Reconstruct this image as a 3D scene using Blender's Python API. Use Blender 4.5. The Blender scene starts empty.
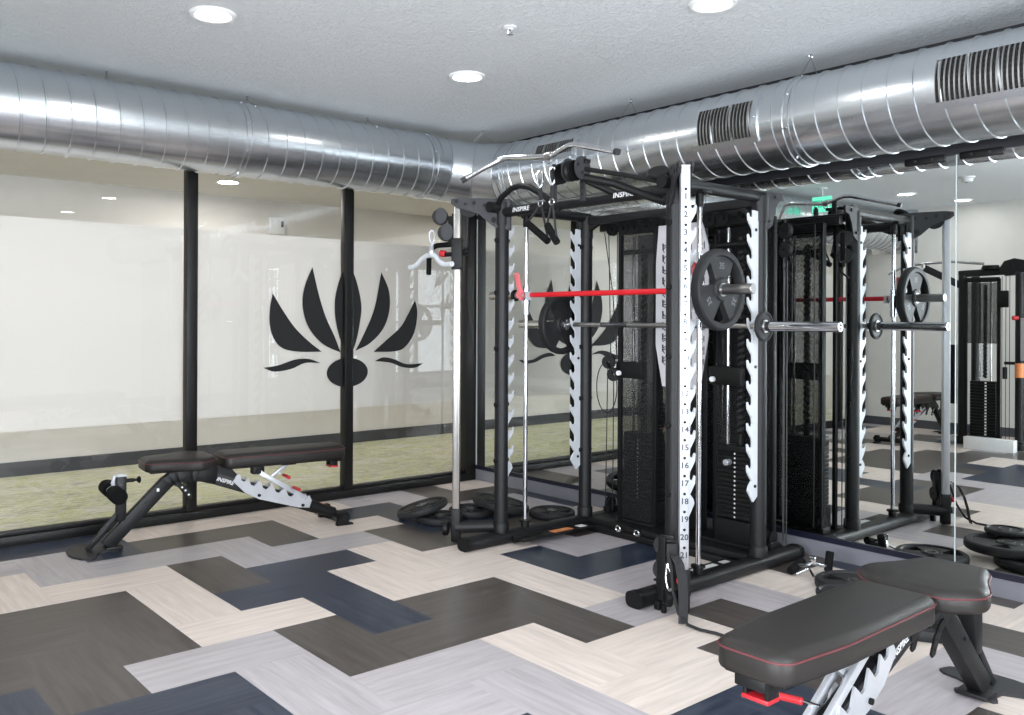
import bpy, bmesh, math, random
from mathutils import Vector, Matrix
random.seed(7)
sc = bpy.context.scene
COL = sc.collection
PI = math.pi
V = Vector

# ------------------------------------------------------------------ materials
def lin(c):
    r = []
    for v in c[:3]:
        v = v / 255.0
        r.append(v / 12.92 if v <= 0.04045 else ((v + 0.055) / 1.055) ** 2.4)
    return (r[0], r[1], r[2], 1.0)

def new_mat(name):
    m = bpy.data.materials.new(name); m.use_nodes = True
    nt = m.node_tree; nt.nodes.clear()
    out = nt.nodes.new('ShaderNodeOutputMaterial')
    return m, nt, out

def N(nt, kind, **kw):
    n = nt.nodes.new(kind)
    for k, v in kw.items():
        if k in n.inputs: n.inputs[k].default_value = v
        else: setattr(n, k, v)
    return n

def principled(name, col, rough=0.5, metal=0.0, noise=0.0, nscale=40.0, bump=0.0, bscale=200.0, spec=0.5, coat=0.0, aniso=0.0):
    m, nt, out = new_mat(name)
    p = N(nt, 'ShaderNodeBsdfPrincipled')
    p.inputs['Base Color'].default_value = lin(col)
    p.inputs['Roughness'].default_value = rough
    p.inputs['Metallic'].default_value = metal
    p.inputs['Specular IOR Level'].default_value = spec
    p.inputs['Coat Weight'].default_value = coat
    p.inputs['Anisotropic'].default_value = aniso
    nt.links.new(p.outputs[0], out.inputs[0])
    tc = N(nt, 'ShaderNodeTexCoord')
    if noise > 0:
        no = N(nt, 'ShaderNodeTexNoise', Scale=nscale, Detail=4.0)
        nt.links.new(tc.outputs['Object'], no.inputs['Vector'])
        mx = N(nt, 'ShaderNodeMix', data_type='RGBA', blend_type='MULTIPLY')
        mx.inputs[0].default_value = 1.0
        mx.inputs[6].default_value = lin(col)
        rp = N(nt, 'ShaderNodeMapRange')
        rp.inputs[1].default_value = 0.3; rp.inputs[2].default_value = 0.7
        rp.inputs[3].default_value = 1.0 - noise; rp.inputs[4].default_value = 1.0 + noise * 0.5
        nt.links.new(no.outputs[0], rp.inputs[0])
        nt.links.new(rp.outputs[0], mx.inputs[7])
        nt.links.new(mx.outputs[2], p.inputs['Base Color'])
    if bump > 0:
        nb = N(nt, 'ShaderNodeTexNoise', Scale=bscale, Detail=3.0)
        nt.links.new(tc.outputs['Object'], nb.inputs['Vector'])
        b = N(nt, 'ShaderNodeBump', Strength=bump, Distance=0.01)
        nt.links.new(nb.outputs[0], b.inputs['Height'])
        nt.links.new(b.outputs[0], p.inputs['Normal'])
    return m

def emission(name, col, strength):
    m, nt, out = new_mat(name)
    e = N(nt, 'ShaderNodeEmission', Strength=strength)
    e.inputs['Color'].default_value = lin(col)
    nt.links.new(e.outputs[0], out.inputs[0])
    return m

M = {}
M['powder_black'] = principled('powder_black', (22, 22, 24), 0.46, noise=0.12, nscale=30, bump=0.04, bscale=900, spec=0.3)
M['black_steel'] = principled('black_steel', (16, 16, 17), 0.5, noise=0.15, nscale=25, spec=0.28)
M['grey_steel'] = principled('grey_steel', (46, 46, 49), 0.5, noise=0.1, nscale=40, spec=0.28)
M['black_plastic'] = principled('black_plastic', (12, 12, 13), 0.5, noise=0.1, nscale=60, spec=0.25)
M['foam'] = principled('foam', (15, 15, 16), 0.9, bump=0.25, bscale=600, spec=0.15)
M['rubber'] = principled('rubber', (34, 34, 36), 0.55, noise=0.25, nscale=18, bump=0.06, bscale=350, spec=0.3)
M['upholstery'] = principled('upholstery', (33, 30, 28), 0.45, noise=0.12, nscale=14, bump=0.12, bscale=420, spec=0.35)
M['red_piping'] = principled('red_piping', (92, 38, 42), 0.5, noise=0.1)
M['red_paint'] = principled('red_paint', (196, 22, 34), 0.35, noise=0.06)
M['red_plastic'] = principled('red_plastic', (180, 30, 40), 0.4, noise=0.05)
M['chrome'] = principled('chrome', (225, 226, 230), 0.12, 1.0, noise=0.06, nscale=20)
M['satin_steel'] = principled('satin_steel', (176, 174, 172), 0.28, 1.0, noise=0.1, nscale=30)
M['dark_chrome'] = principled('dark_chrome', (120, 120, 124), 0.22, 1.0, noise=0.1, nscale=20)
M['white_paint'] = principled('white_paint', (196, 199, 204), 0.4, noise=0.04, nscale=20)
M['silver_paint'] = principled('silver_paint', (196, 198, 203), 0.32, 0.5, noise=0.04, nscale=20)
M['hole'] = principled('hole', (10, 10, 10), 0.8, noise=0.05)
M['white_letter'] = principled('white_letter', (222, 222, 224), 0.5, noise=0.03)
M['grey_letter'] = principled('grey_letter', (92, 92, 96), 0.5, noise=0.03)
M['dark_letter'] = principled('dark_letter', (40, 42, 52), 0.5, noise=0.03)
M['label_white'] = principled('label_white', (228, 228, 224), 0.5, noise=0.04)
M['label_orange'] = principled('label_orange', (226, 140, 84), 0.5, noise=0.2, nscale=60)
M['placard'] = principled('placard', (172, 170, 174), 0.5, noise=0.05, nscale=8)
M['cable'] = principled('cable', (24, 24, 25), 0.45, noise=0.05)
M['webbing'] = principled('webbing', (26, 26, 28), 0.75, noise=0.1, bump=0.2, bscale=500)
M['frame_black'] = principled('frame_black', (20, 19, 19), 0.42, noise=0.08, nscale=12, spec=0.3)
M['decal_black'] = principled('decal_black', (36, 36, 37), 0.65, noise=0.04, spec=0.2)
M['wall_beige'] = principled('wall_beige', (217, 214, 210), 0.75, noise=0.03, nscale=6, bump=0.05, bscale=160)
M['wall_dark'] = principled('wall_dark', (24, 25, 30), 0.6, noise=0.06, nscale=6)
M['baseboard_grey'] = principled('baseboard_grey', (114, 114, 121), 0.5, noise=0.06, nscale=8)
M['baseboard_dark'] = principled('baseboard_dark', (68, 70, 76), 0.55, noise=0.06, nscale=8)
M['channel_navy'] = principled('channel_navy', (20, 22, 38), 0.35, noise=0.06, nscale=8)
M['white_plastic'] = principled('white_plastic', (225, 226, 228), 0.45, noise=0.03)
M['trim_white'] = principled('trim_white', (232, 232, 232), 0.5, noise=0.03)
M['edge_glass'] = principled('edge_glass', (190, 200, 200), 0.3, noise=0.04)
M['lamp'] = emission('lamp', (252, 251, 246), 85.0)
M['lamp_hall'] = emission('lamp_hall', (255, 251, 245), 420.0)
M['exit_green'] = emission('exit_green', (60, 210, 165), 1.2)
M['exit_white'] = emission('exit_white', (120, 246, 208), 1.5)
M['daylight'] = emission('daylight', (232, 240, 255), 3.5)

def ceiling_material():
    m, nt, out = new_mat('knockdown_ceiling')
    p = N(nt, 'ShaderNodeBsdfPrincipled', Roughness=0.62)
    p.inputs['Base Color'].default_value = lin((220, 223, 225))
    tc = N(nt, 'ShaderNodeTexCoord')
    n1 = N(nt, 'ShaderNodeTexNoise', Scale=26.0, Detail=4.0, Roughness=0.65, Distortion=1.4)
    n2 = N(nt, 'ShaderNodeTexVoronoi', Scale=34.0)
    nt.links.new(tc.outputs['Object'], n1.inputs['Vector'])
    nt.links.new(tc.outputs['Object'], n2.inputs['Vector'])
    r = N(nt, 'ShaderNodeMapRange'); r.inputs[1].default_value = 0.44; r.inputs[2].default_value = 0.56
    nt.links.new(n1.outputs[0], r.inputs[0])
    a = N(nt, 'ShaderNodeMath', operation='ADD')
    nt.links.new(r.outputs[0], a.inputs[0])
    k = N(nt, 'ShaderNodeMath', operation='MULTIPLY'); k.inputs[1].default_value = 0.5
    nt.links.new(n2.outputs['Distance'], k.inputs[0]); nt.links.new(k.outputs[0], a.inputs[1])
    b = N(nt, 'ShaderNodeBump', Strength=0.6, Distance=0.008)
    nt.links.new(a.outputs[0], b.inputs['Height']); nt.links.new(b.outputs[0], p.inputs['Normal'])
    nt.links.new(p.outputs[0], out.inputs[0])
    return m
M['ceiling'] = ceiling_material()

def floor_material():
    m, nt, out = new_mat('vinyl_planks')
    p = N(nt, 'ShaderNodeBsdfPrincipled', Roughness=0.3)
    p.inputs['Specular IOR Level'].default_value = 0.38
    at = N(nt, 'ShaderNodeAttribute', attribute_name='plank_colour')
    uv = N(nt, 'ShaderNodeUVMap', uv_map='grain')
    mp = N(nt, 'ShaderNodeMapping'); mp.inputs['Scale'].default_value = (1.3, 17.0, 1.0)
    nt.links.new(uv.outputs[0], mp.inputs['Vector'])
    n1 = N(nt, 'ShaderNodeTexNoise', Scale=2.0, Detail=6.0, Roughness=0.66, Distortion=0.15)
    nt.links.new(mp.outputs[0], n1.inputs['Vector'])
    r = N(nt, 'ShaderNodeMapRange'); r.inputs[1].default_value = 0.3; r.inputs[2].default_value = 0.72
    r.inputs[3].default_value = 0.83; r.inputs[4].default_value = 1.08
    nt.links.new(n1.outputs[0], r.inputs[0])
    mx = N(nt, 'ShaderNodeMix', data_type='RGBA', blend_type='MULTIPLY'); mx.inputs[0].default_value = 1.0
    nt.links.new(at.outputs['Color'], mx.inputs[6]); nt.links.new(r.outputs[0], mx.inputs[7])
    ra = N(nt, 'ShaderNodeMapRange'); ra.inputs[1].default_value = 0.38; ra.inputs[2].default_value = 0.72
    ra.inputs[3].default_value = 0.0; ra.inputs[4].default_value = 0.045
    nt.links.new(n1.outputs[0], ra.inputs[0])
    mg = N(nt, 'ShaderNodeMix', data_type='RGBA', blend_type='ADD'); mg.inputs[0].default_value = 1.0
    nt.links.new(mx.outputs[2], mg.inputs[6]); nt.links.new(ra.outputs[0], mg.inputs[7])
    nt.links.new(mg.outputs[2], p.inputs['Base Color'])
    r2 = N(nt, 'ShaderNodeMapRange'); r2.inputs[3].default_value = 0.24; r2.inputs[4].default_value = 0.42
    nt.links.new(n1.outputs[0], r2.inputs[0]); nt.links.new(r2.outputs[0], p.inputs['Roughness'])
    b = N(nt, 'ShaderNodeBump', Strength=0.08, Distance=0.004)
    nt.links.new(n1.outputs[0], b.inputs['Height']); nt.links.new(b.outputs[0], p.inputs['Normal'])
    nt.links.new(p.outputs[0], out.inputs[0])
    return m
M['floor'] = floor_material()

def carpet_material():
    m, nt, out = new_mat('striped_carpet_tiles')
    p = N(nt, 'ShaderNodeBsdfPrincipled', Roughness=0.95)
    tc = N(nt, 'ShaderNodeTexCoord')
    mp = N(nt, 'ShaderNodeMapping'); mp.inputs['Rotation'].default_value = (0, 0, PI / 2)
    nt.links.new(tc.outputs['Object'], mp.inputs['Vector'])
    br = N(nt, 'ShaderNodeTexBrick', Scale=1.0)
    br.inputs['Brick Width'].default_value = 0.8; br.inputs['Row Height'].default_value = 0.2
    br.inputs['Mortar Size'].default_value = 0.0
    br.inputs['Color1'].default_value = (0, 0, 0, 1); br.inputs['Color2'].default_value = (1, 1, 1, 1)
    nt.links.new(mp.outputs[0], br.inputs['Vector'])
    m2 = N(nt, 'ShaderNodeMapping'); m2.inputs['Scale'].default_value = (26.0, 2.6, 1.0)
    nt.links.new(tc.outputs['Object'], m2.inputs['Vector'])
    n1 = N(nt, 'ShaderNodeTexNoise', Scale=1.6, Detail=4.0, Roughness=0.6)
    nt.links.new(m2.outputs[0], n1.inputs['Vector'])
    nr = N(nt, 'ShaderNodeMapRange'); nr.inputs[1].default_value = 0.32; nr.inputs[2].default_value = 0.68
    nr.inputs[3].default_value = 0.0; nr.inputs[4].default_value = 0.62
    nt.links.new(n1.outputs[0], nr.inputs[0])
    ad = N(nt, 'ShaderNodeMath', operation='MULTIPLY_ADD'); ad.inputs[1].default_value = 0.42
    nt.links.new(br.outputs['Color'], ad.inputs[0]); nt.links.new(nr.outputs[0], ad.inputs[2])
    cr = N(nt, 'ShaderNodeValToRGB')
    e = cr.color_ramp.elements
    e[0].position = 0.10; e[0].color = lin((150, 148, 140))
    e[1].position = 0.98; e[1].color = lin((206, 205, 200))
    for pos, c in ((0.24, (176, 173, 164)), (0.38, (212, 209, 200)), (0.50, (160, 168, 92)), (0.60, (206, 205, 192)), (0.72, (138, 140, 122)), (0.84, (182, 184, 140))):
        x = e.new(pos); x.color = lin(c)
    nt.links.new(ad.outputs[0], cr.inputs[0]); nt.links.new(cr.outputs[0], p.inputs['Base Color'])
    nt.links.new(p.outputs[0], out.inputs[0])
    return m
M['carpet'] = carpet_material()

def galvanised(name, axis):
    m, nt, out = new_mat(name)
    p = N(nt, 'ShaderNodeBsdfPrincipled', Metallic=1.0, Roughness=0.27)
    tc = N(nt, 'ShaderNodeTexCoord')
    # scattered dark scuffs left by handling
    mp = N(nt, 'ShaderNodeMapping'); mp.inputs['Scale'].default_value = (16, 5, 16) if axis == 'y' else (5, 16, 16)
    nt.links.new(tc.outputs['Object'], mp.inputs['Vector'])
    sn = N(nt, 'ShaderNodeTexNoise', Scale=1.5, Detail=2.0, Roughness=0.5)
    nt.links.new(mp.outputs[0], sn.inputs['Vector'])
    sr = N(nt, 'ShaderNodeMapRange'); sr.inputs[1].default_value = 0.745; sr.inputs[2].default_value = 0.79
    sr.inputs[3].default_value = 0.0; sr.inputs[4].default_value = 0.6
    nt.links.new(sn.outputs[0], sr.inputs[0])
    mx = N(nt, 'ShaderNodeMix', data_type='RGBA'); mx.inputs[6].default_value = lin((210, 214, 218)); mx.inputs[7].default_value = lin((110, 112, 116))
    nt.links.new(sr.outputs[0], mx.inputs[0])
    nt.links.new(mx.outputs[2], p.inputs['Base Color'])
    nt.links.new(p.outputs[0], out.inputs[0])
    return m
M['duct_y'] = galvanised('galvanised_along_glass', 'y')
M['duct_x'] = galvanised('galvanised_along_mirror', 'x')

def glass_material():
    m, nt, out = new_mat('window_glass')
    f = N(nt, 'ShaderNodeFresnel', IOR=1.5)
    k = N(nt, 'ShaderNodeMath', operation='MULTIPLY'); k.inputs[1].default_value = 1.7; k.use_clamp = True
    nt.links.new(f.outputs[0], k.inputs[0])
    t = N(nt, 'ShaderNodeBsdfTransparent'); t.inputs[0].default_value = lin((249, 250, 251))
    g = N(nt, 'ShaderNodeBsdfGlossy', Roughness=0.0)
    mx = N(nt, 'ShaderNodeMixShader')
    nt.links.new(k.outputs[0], mx.inputs[0]); nt.links.new(t.outputs[0], mx.inputs[1]); nt.links.new(g.outputs[0], mx.inputs[2])
    nt.links.new(mx.outputs[0], out.inputs[0])
    return m
M['glass'] = glass_material()

def film_material():
    m, nt, out = new_mat('frosted_film')
    d = N(nt, 'ShaderNodeBsdfDiffuse'); d.inputs[0].default_value = lin((228, 223, 216))
    t = N(nt, 'ShaderNodeBsdfTranslucent'); t.inputs[0].default_value = lin((230, 225, 216))
    mx = N(nt, 'ShaderNodeMixShader'); mx.inputs[0].default_value = 0.11
    nt.links.new(d.outputs[0], mx.inputs[1]); nt.links.new(t.outputs[0], mx.inputs[2])
    nt.links.new(mx.outputs[0], out.inputs[0])
    return m
M['film'] = film_material()

def mirror_material():
    m, nt, out = new_mat('mirror')
    g = N(nt, 'ShaderNodeBsdfGlossy', Roughness=0.0); g.inputs[0].default_value = lin((226, 230, 228))
    nt.links.new(g.outputs[0], out.inputs[0])
    return m
M['mirror'] = mirror_material()

def mesh_panel_material():
    m, nt, out = new_mat('perforated_screen')
    p = N(nt, 'ShaderNodeBsdfPrincipled', Roughness=0.5); p.inputs['Base Color'].default_value = lin((22, 22, 24))
    t = N(nt, 'ShaderNodeBsdfTransparent')
    tc = N(nt, 'ShaderNodeTexCoord'); vo = N(nt, 'ShaderNodeTexVoronoi', Scale=140.0)
    nt.links.new(tc.outputs['Object'], vo.inputs['Vector'])
    r = N(nt, 'ShaderNodeMapRange'); r.inputs[1].default_value = 0.2; r.inputs[2].default_value = 0.6
    r.inputs[3].default_value = 0.28; r.inputs[4].default_value = 0.66
    nt.links.new(vo.outputs['Distance'], r.inputs[0])
    mx = N(nt, 'ShaderNodeMixShader')
    nt.links.new(r.outputs[0], mx.inputs[0]); nt.links.new(t.outputs[0], mx.inputs[1]); nt.links.new(p.outputs[0], mx.inputs[2])
    nt.links.new(mx.outputs[0], out.inputs[0])
    return m
M['screen'] = mesh_panel_material()

# ------------------------------------------------------------------ mesh builder
def wloc(o):
    p = V((0, 0, 0))
    while o is not None:
        p = p + o.location; o = o.parent
    return p

class MB:
    zs = 1.0
    def __init__(self):
        self.v = []; self.f = []; self.m = []
    def add(self, verts, faces, mi=0, T=None):
        b = len(self.v)
        for p in verts:
            p = V(p)
            self.v.append(T @ p if T is not None else p)
        for f in faces:
            self.f.append([b + i for i in f]); self.m.append(mi)
        return self
    def box(self, c, s, R=None, mi=0, bev=0.0):
        hx, hy, hz = s[0] / 2, s[1] / 2, s[2] / 2
        T = Matrix.Translation(V(c))
        if R is not None: T = T @ R.to_4x4()
        if bev <= 0:
            vs = [(x * hx, y * hy, z * hz) for x in (-1, 1) for y in (-1, 1) for z in (-1, 1)]
            fs = [(0, 1, 3, 2), (4, 6, 7, 5), (0, 4, 5, 1), (2, 3, 7, 6), (0, 2, 6, 4), (1, 5, 7, 3)]
            return self.add(vs, fs, mi, T)
        bm = bmesh.new()
        bmesh.ops.create_cube(bm, size=1.0)
        for v in bm.verts: v.co = V((v.co.x * s[0], v.co.y * s[1], v.co.z * s[2]))
        bmesh.ops.bevel(bm, geom=list(bm.edges), offset=min(bev, min(s) * 0.45), segments=2, affect='EDGES', profile=0.5)
        return self.bm(bm, mi, T)
    def bm(self, bm, mi=0, T=None):
        bm.verts.index_update()
        self.add([v.co.copy() for v in bm.verts], [[v.index for v in f.verts] for f in bm.faces], mi, T)
        bm.free(); return self
    def bar(self, a, b, w, h, mi=0, up=(0, 0, 1), bev=0.003):
        a, b = V(a), V(b); d = b - a; L = d.length; x = d.normalized(); u = V(up)
        if abs(x.dot(u)) > 0.98: u = V((1, 0, 0))
        y = u.cross(x).normalized(); z = x.cross(y)
        R = Matrix((x, y, z)).transposed()
        return self.box((a + b) / 2, (L, w, h), R, mi, bev)
    def tube(self, pts, r, n=12, mi=0, closed=False, caps=True):
        P = [V(p) for p in pts]; k = len(P)
        rs = r if isinstance(r, (list, tuple)) else [r] * k
        def tan(i):
            if closed: return (P[(i + 1) % k] - P[i - 1]).normalized()
            if i == 0: return (P[1] - P[0]).normalized()
            if i == k - 1: return (P[-1] - P[-2]).normalized()
            return ((P[i + 1] - P[i]).normalized() + (P[i] - P[i - 1]).normalized()).normalized()
        t = tan(0); u = V((0, 0, 1)) if abs(t.z) < 0.9 else V((1, 0, 0))
        s = t.cross(u).normalized(); vs = []; fs = []
        for i in range(k):
            t2 = tan(i)
            s = (s - t2 * s.dot(t2))
            s = s.normalized() if s.length > 1e-6 else t2.orthogonal().normalized()
            q = t2.cross(s)
            sc_ = 1.0
            if 0 < i < k - 1 and not closed:
                c = max(0.5, t2.dot((P[i] - P[i - 1]).normalized())); sc_ = min(1.25, 1.0 / c) if c < 0.999 else 1.0
            for j in range(n):
                a = 2 * PI * j / n
                vs.append(P[i] + (s * math.cos(a) + q * math.sin(a)) * rs[i])
        for i in range(k if closed else k - 1):
            i2 = (i + 1) % k
            for j in range(n):
                j2 = (j + 1) % n
                fs.append((i * n + j, i * n + j2, i2 * n + j2, i2 * n + j))
        if caps and not closed:
            fs.append(tuple(reversed(range(n)))); fs.append(tuple((k - 1) * n + j for j in range(n)))
        return self.add(vs, fs, mi)
    def lathe(self, prof, c=(0, 0, 0), ax=(0, 0, 1), n=24, mi=0, close=False):
        a = V(ax).normalized(); u = a.orthogonal().normalized(); w = a.cross(u); c = V(c)
        vs = []; fs = []; idx = []
        for (r, z) in prof:
            if r < 1e-6:
                idx.append([len(vs)] * n); vs.append(c + a * z)
            else:
                st = len(vs); idx.append([st + j for j in range(n)])
                for j in range(n):
                    t = 2 * PI * j / n
                    vs.append(c + a * z + (u * math.cos(t) + w * math.sin(t)) * r)
        rng = list(range(len(prof) - 1))
        pairs = [(i, i + 1) for i in rng] + ([(len(prof) - 1, 0)] if close else [])
        for i, i2 in pairs:
            for j in range(n):
                j2 = (j + 1) % n
                f = [idx[i][j], idx[i][j2], idx[i2][j2], idx[i2][j]]
                g = []
                for q in f:
                    if q not in g: g.append(q)
                if len(g) > 2: fs.append(g)
        return self.add(vs, fs, mi)
    def cyl(self, a, b, r, n=20, mi=0, r2=None, ch=0.0):
        a, b = V(a), V(b); L = (b - a).length; r2 = r if r2 is None else r2
        if ch > 0: pr = [(0, 0), (r - ch, 0), (r, ch), (r2, L - ch), (r2 - ch, L), (0, L)]
        else: pr = [(0, 0), (r, 0), (r2, L), (0, L)]
        return self.lathe(pr, a, b - a, n, mi)
    def ball(self, c, r, n=16, mi=0):
        return self.lathe([(r * math.sin(PI * i / 8), -r * math.cos(PI * i / 8)) for i in range(9)], c, (0, 0, 1), n, mi)
    def prism(self, pts, o, ex, ey, ez, d, mi=0):
        # 2D outline pts in the (ex, ey) plane at origin o, from ez*d[0] to ez*d[1]
        o, ex, ey, ez = V(o), V(ex), V(ey), V(ez); n = len(pts)
        vs = [o + ex * p[0] + ey * p[1] + ez * d[0] for p in pts] + [o + ex * p[0] + ey * p[1] + ez * d[1] for p in pts]
        bm = bmesh.new(); bv = [bm.verts.new(v) for v in vs]
        f1 = bm.faces.new(bv[:n]); f2 = bm.faces.new(list(reversed(bv[n:])))
        f1.normal_update(); f2.normal_update()
        for i in range(n):
            j = (i + 1) % n
            bm.faces.new((bv[i], bv[n + i], bv[n + j], bv[j]))
        bmesh.ops.triangulate(bm, faces=[f1, f2], ngon_method='EAR_CLIP')
        bmesh.ops.recalc_face_normals(bm, faces=list(bm.faces))
        return self.bm(bm, mi)
    def text(self, s, o, ex, ey, size, mi=0, lift=0.0012, italic=0.0, sx=1.0):
        vs, fs = text_mesh(s)
        ex, ey = V(ex).normalized(), V(ey).normalized(); nz = ex.cross(ey)
        return self.add([V(o) + ex * ((p[0] * sx + p[1] * italic) * size) + ey * (p[1] * size) + nz * lift for p in vs], fs, mi)
    def clusters(self):
        # loose shapes that lie far apart become meshes (parts) of their own
        n = len(self.v); par = list(range(n))
        def find(a):
            while par[a] != a:
                par[a] = par[par[a]]; a = par[a]
            return a
        for f in self.f:
            r = find(f[0])
            for q in f[1:]: par[find(q)] = r
        isl = {}
        for k, p in enumerate(self.v):
            r = find(k)
            b = isl.get(r)
            if b is None: isl[r] = [list(p), list(p)]
            else:
                for c in range(3):
                    if p[c] < b[0][c]: b[0][c] = p[c]
                    if p[c] > b[1][c]: b[1][c] = p[c]
        keys = list(isl); m = len(keys)
        if m == 1 or m > 400: return None
        size = [max(isl[k][1][c] - isl[k][0][c] for c in range(3)) for k in keys]
        cp = list(range(m))
        def cf(a):
            while cp[a] != a: a = cp[a]
            return a
        for a in range(m):
            A = isl[keys[a]]
            for b in range(a):
                B = isl[keys[b]]
                g = math.sqrt(sum(max(0.0, A[0][c] - B[1][c], B[0][c] - A[1][c]) ** 2 for c in range(3)))
                if g < 0.45 * max(size[a], size[b]): cp[cf(a)] = cf(b)
        if len({cf(a) for a in range(m)}) == 1: return None
        lab = {k: cf(i) for i, k in enumerate(keys)}
        return [lab[find(k)] for k in range(n)]
    def build(self, name, mats, parent=None, sharp=32.0, smooth=True):
        lab = self.clusters()
        if lab is None: return self._build(name, mats, parent, sharp, smooth)
        first = None; order = []
        for l in lab:
            if l not in order: order.append(l)
        for l in order:
            s = MB(); mp = {}
            for k, p in enumerate(self.v):
                if lab[k] == l: mp[k] = len(s.v); s.v.append(p)
            for f, mi in zip(self.f, self.m):
                if lab[f[0]] == l: s.f.append([mp[q] for q in f]); s.m.append(mi)
            o = s._build(name, mats, parent, sharp, smooth)
            first = first or o
        return first
    def _build(self, name, mats, parent=None, sharp=32.0, smooth=True):
        me = bpy.data.meshes.new(name)
        off = wloc(parent) if parent is not None else V((0, 0, 0))
        me.from_pydata([V((p.x, p.y, p.z * MB.zs)) - off for p in self.v], [], self.f)
        mats = mats if isinstance(mats, (list, tuple)) else [mats]
        for m in mats: me.materials.append(M[m] if isinstance(m, str) else m)
        for p, mi in zip(me.polygons, self.m): p.material_index = mi
        me.update()
        if smooth:
            for p in me.polygons: p.use_smooth = True
            me.set_sharp_from_angle(angle=math.radians(sharp))
        o = bpy.data.objects.new(name, me); COL.objects.link(o)
        if parent is not None: o.parent = parent
        return o

_tc = {}
def text_mesh(s):
    if s in _tc: return _tc[s]
    cu = bpy.data.curves.new('lettering', 'FONT'); cu.body = s; cu.size = 1.0; cu.align_x = 'CENTER'; cu.align_y = 'CENTER'; cu.offset = 0.02
    cu.resolution_u = 2
    o = bpy.data.objects.new('lettering', cu); COL.objects.link(o)
    dg = bpy.context.evaluated_depsgraph_get(); dg.update()
    me = bpy.data.meshes.new_from_object(o.evaluated_get(dg))
    r = ([tuple(v.co) for v in me.vertices], [tuple(p.vertices) for p in me.polygons])
    bpy.data.objects.remove(o); bpy.data.meshes.remove(me); bpy.data.curves.remove(cu)
    _tc[s] = r; return r

def tag(o, label, cat, group=None):
    o['label'] = label; o['category'] = cat
    if group: o['group'] = group
    return o
def thing(name, label, cat, loc=(0, 0, 0), group=None):
    o = bpy.data.objects.new(name, None); COL.objects.link(o); o.location = loc
    o.empty_display_size = 0.05
    return tag(o, label, cat, group)
def struct(o):
    o['kind'] = 'structure'; return o
def copy_thing(root, loc, rot, label=None, group=None):
    r = root.copy(); COL.objects.link(r); r.location = loc; r.rotation_euler = rot
    if label: r['label'] = label
    if group: r['group'] = group
    for ch in list(root.children):
        c = ch.copy(); COL.objects.link(c); c.parent = r
        for g in list(ch.children):
            d = g.copy(); COL.objects.link(d); d.parent = c
    return r

X, Y, Z = V((1, 0, 0)), V((0, 1, 0)), V((0, 0, 1))
CEIL = 2.66; BACK = -6.45; SIDE = 7.8

# ------------------------------------------------------------------ room shell
# floor: 1 x 2 planks of about 30 x 60 cm laid in a herringbone
U = 0.30182; OX, OY = 2.1106, -1.6471
C_, G_, D_, B_ = (217, 203, 194), (176, 169, 172), (70, 63, 59), (23, 35, 56)
CREAM = [(-8, 4), (-7, -3), (-7, -1), (-5, -1), (-2, 0), (-3, -1), (-1, -1), (0, 0), (1, 3), (-2, -2), (3, 3), (-4, -6), (-5, -7), (-3, -5), (4, 2), (6, 4), (4, 4),
         (-1, -5), (3, -1), (2, -2), (-2, -6 + 100), (4, -2), (0, -10), (1, -11), (-5, -9), (-4, -10), (-3, -11), (-2, -12), (-4, -12), (7, 1), (5, 1), (-5, -3 + 100)]
GREY = [(-6, -8), (-7, 1), (-5, 3), (-6, 2), (-4, 4), (-1, 3), (-2, 2), (-4, -2), (-5, -3), (-5, -5), (1, 1), (-6, -6), (2, 2), (2, 0), (0, -6), (2, -4), (1, -5), (3, -3), (6, 0), (3, -5),
        (6, 2), (0, 4), (-1, -13), (-6, -12), (-3, -15)]
DARK = [(-6, 4), (-7, 3), (-2, 4), (-3, 3), (-4, 0), (-3, 1), (-6, -2), (-6, -4), (2, 4), (-4, -4), (0, -2), (-3, -7), (1, -1), (3, 1), (1, -3), (-2, -6), (0, -4), (-2, -8), (-1, -7),
        (4, 0), (5, 3), (5, 5), (-1, -9), (-4, -8), (-3, -9), (-2, -10), (-1, -11), (0, -12), (-6, -10), (-5, -11), (7, -1), (7, 3)]
BLUE = [(-5, 5), (-6, 0), (-4, 2), (-5, 1), (-7, -7), (-7, -5), (0, 2), (-1, 1), (-3, -3), (-2, -4), (-1, -3), (0, -8), (1, -7), (2, -6), (5, -1), (5, -3), (-2, -14), (2, -8)]
PK = {}
for lst, c in ((CREAM, C_), (GREY, G_), (DARK, D_), (BLUE, B_)):
    for k in lst: PK[k] = c
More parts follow.
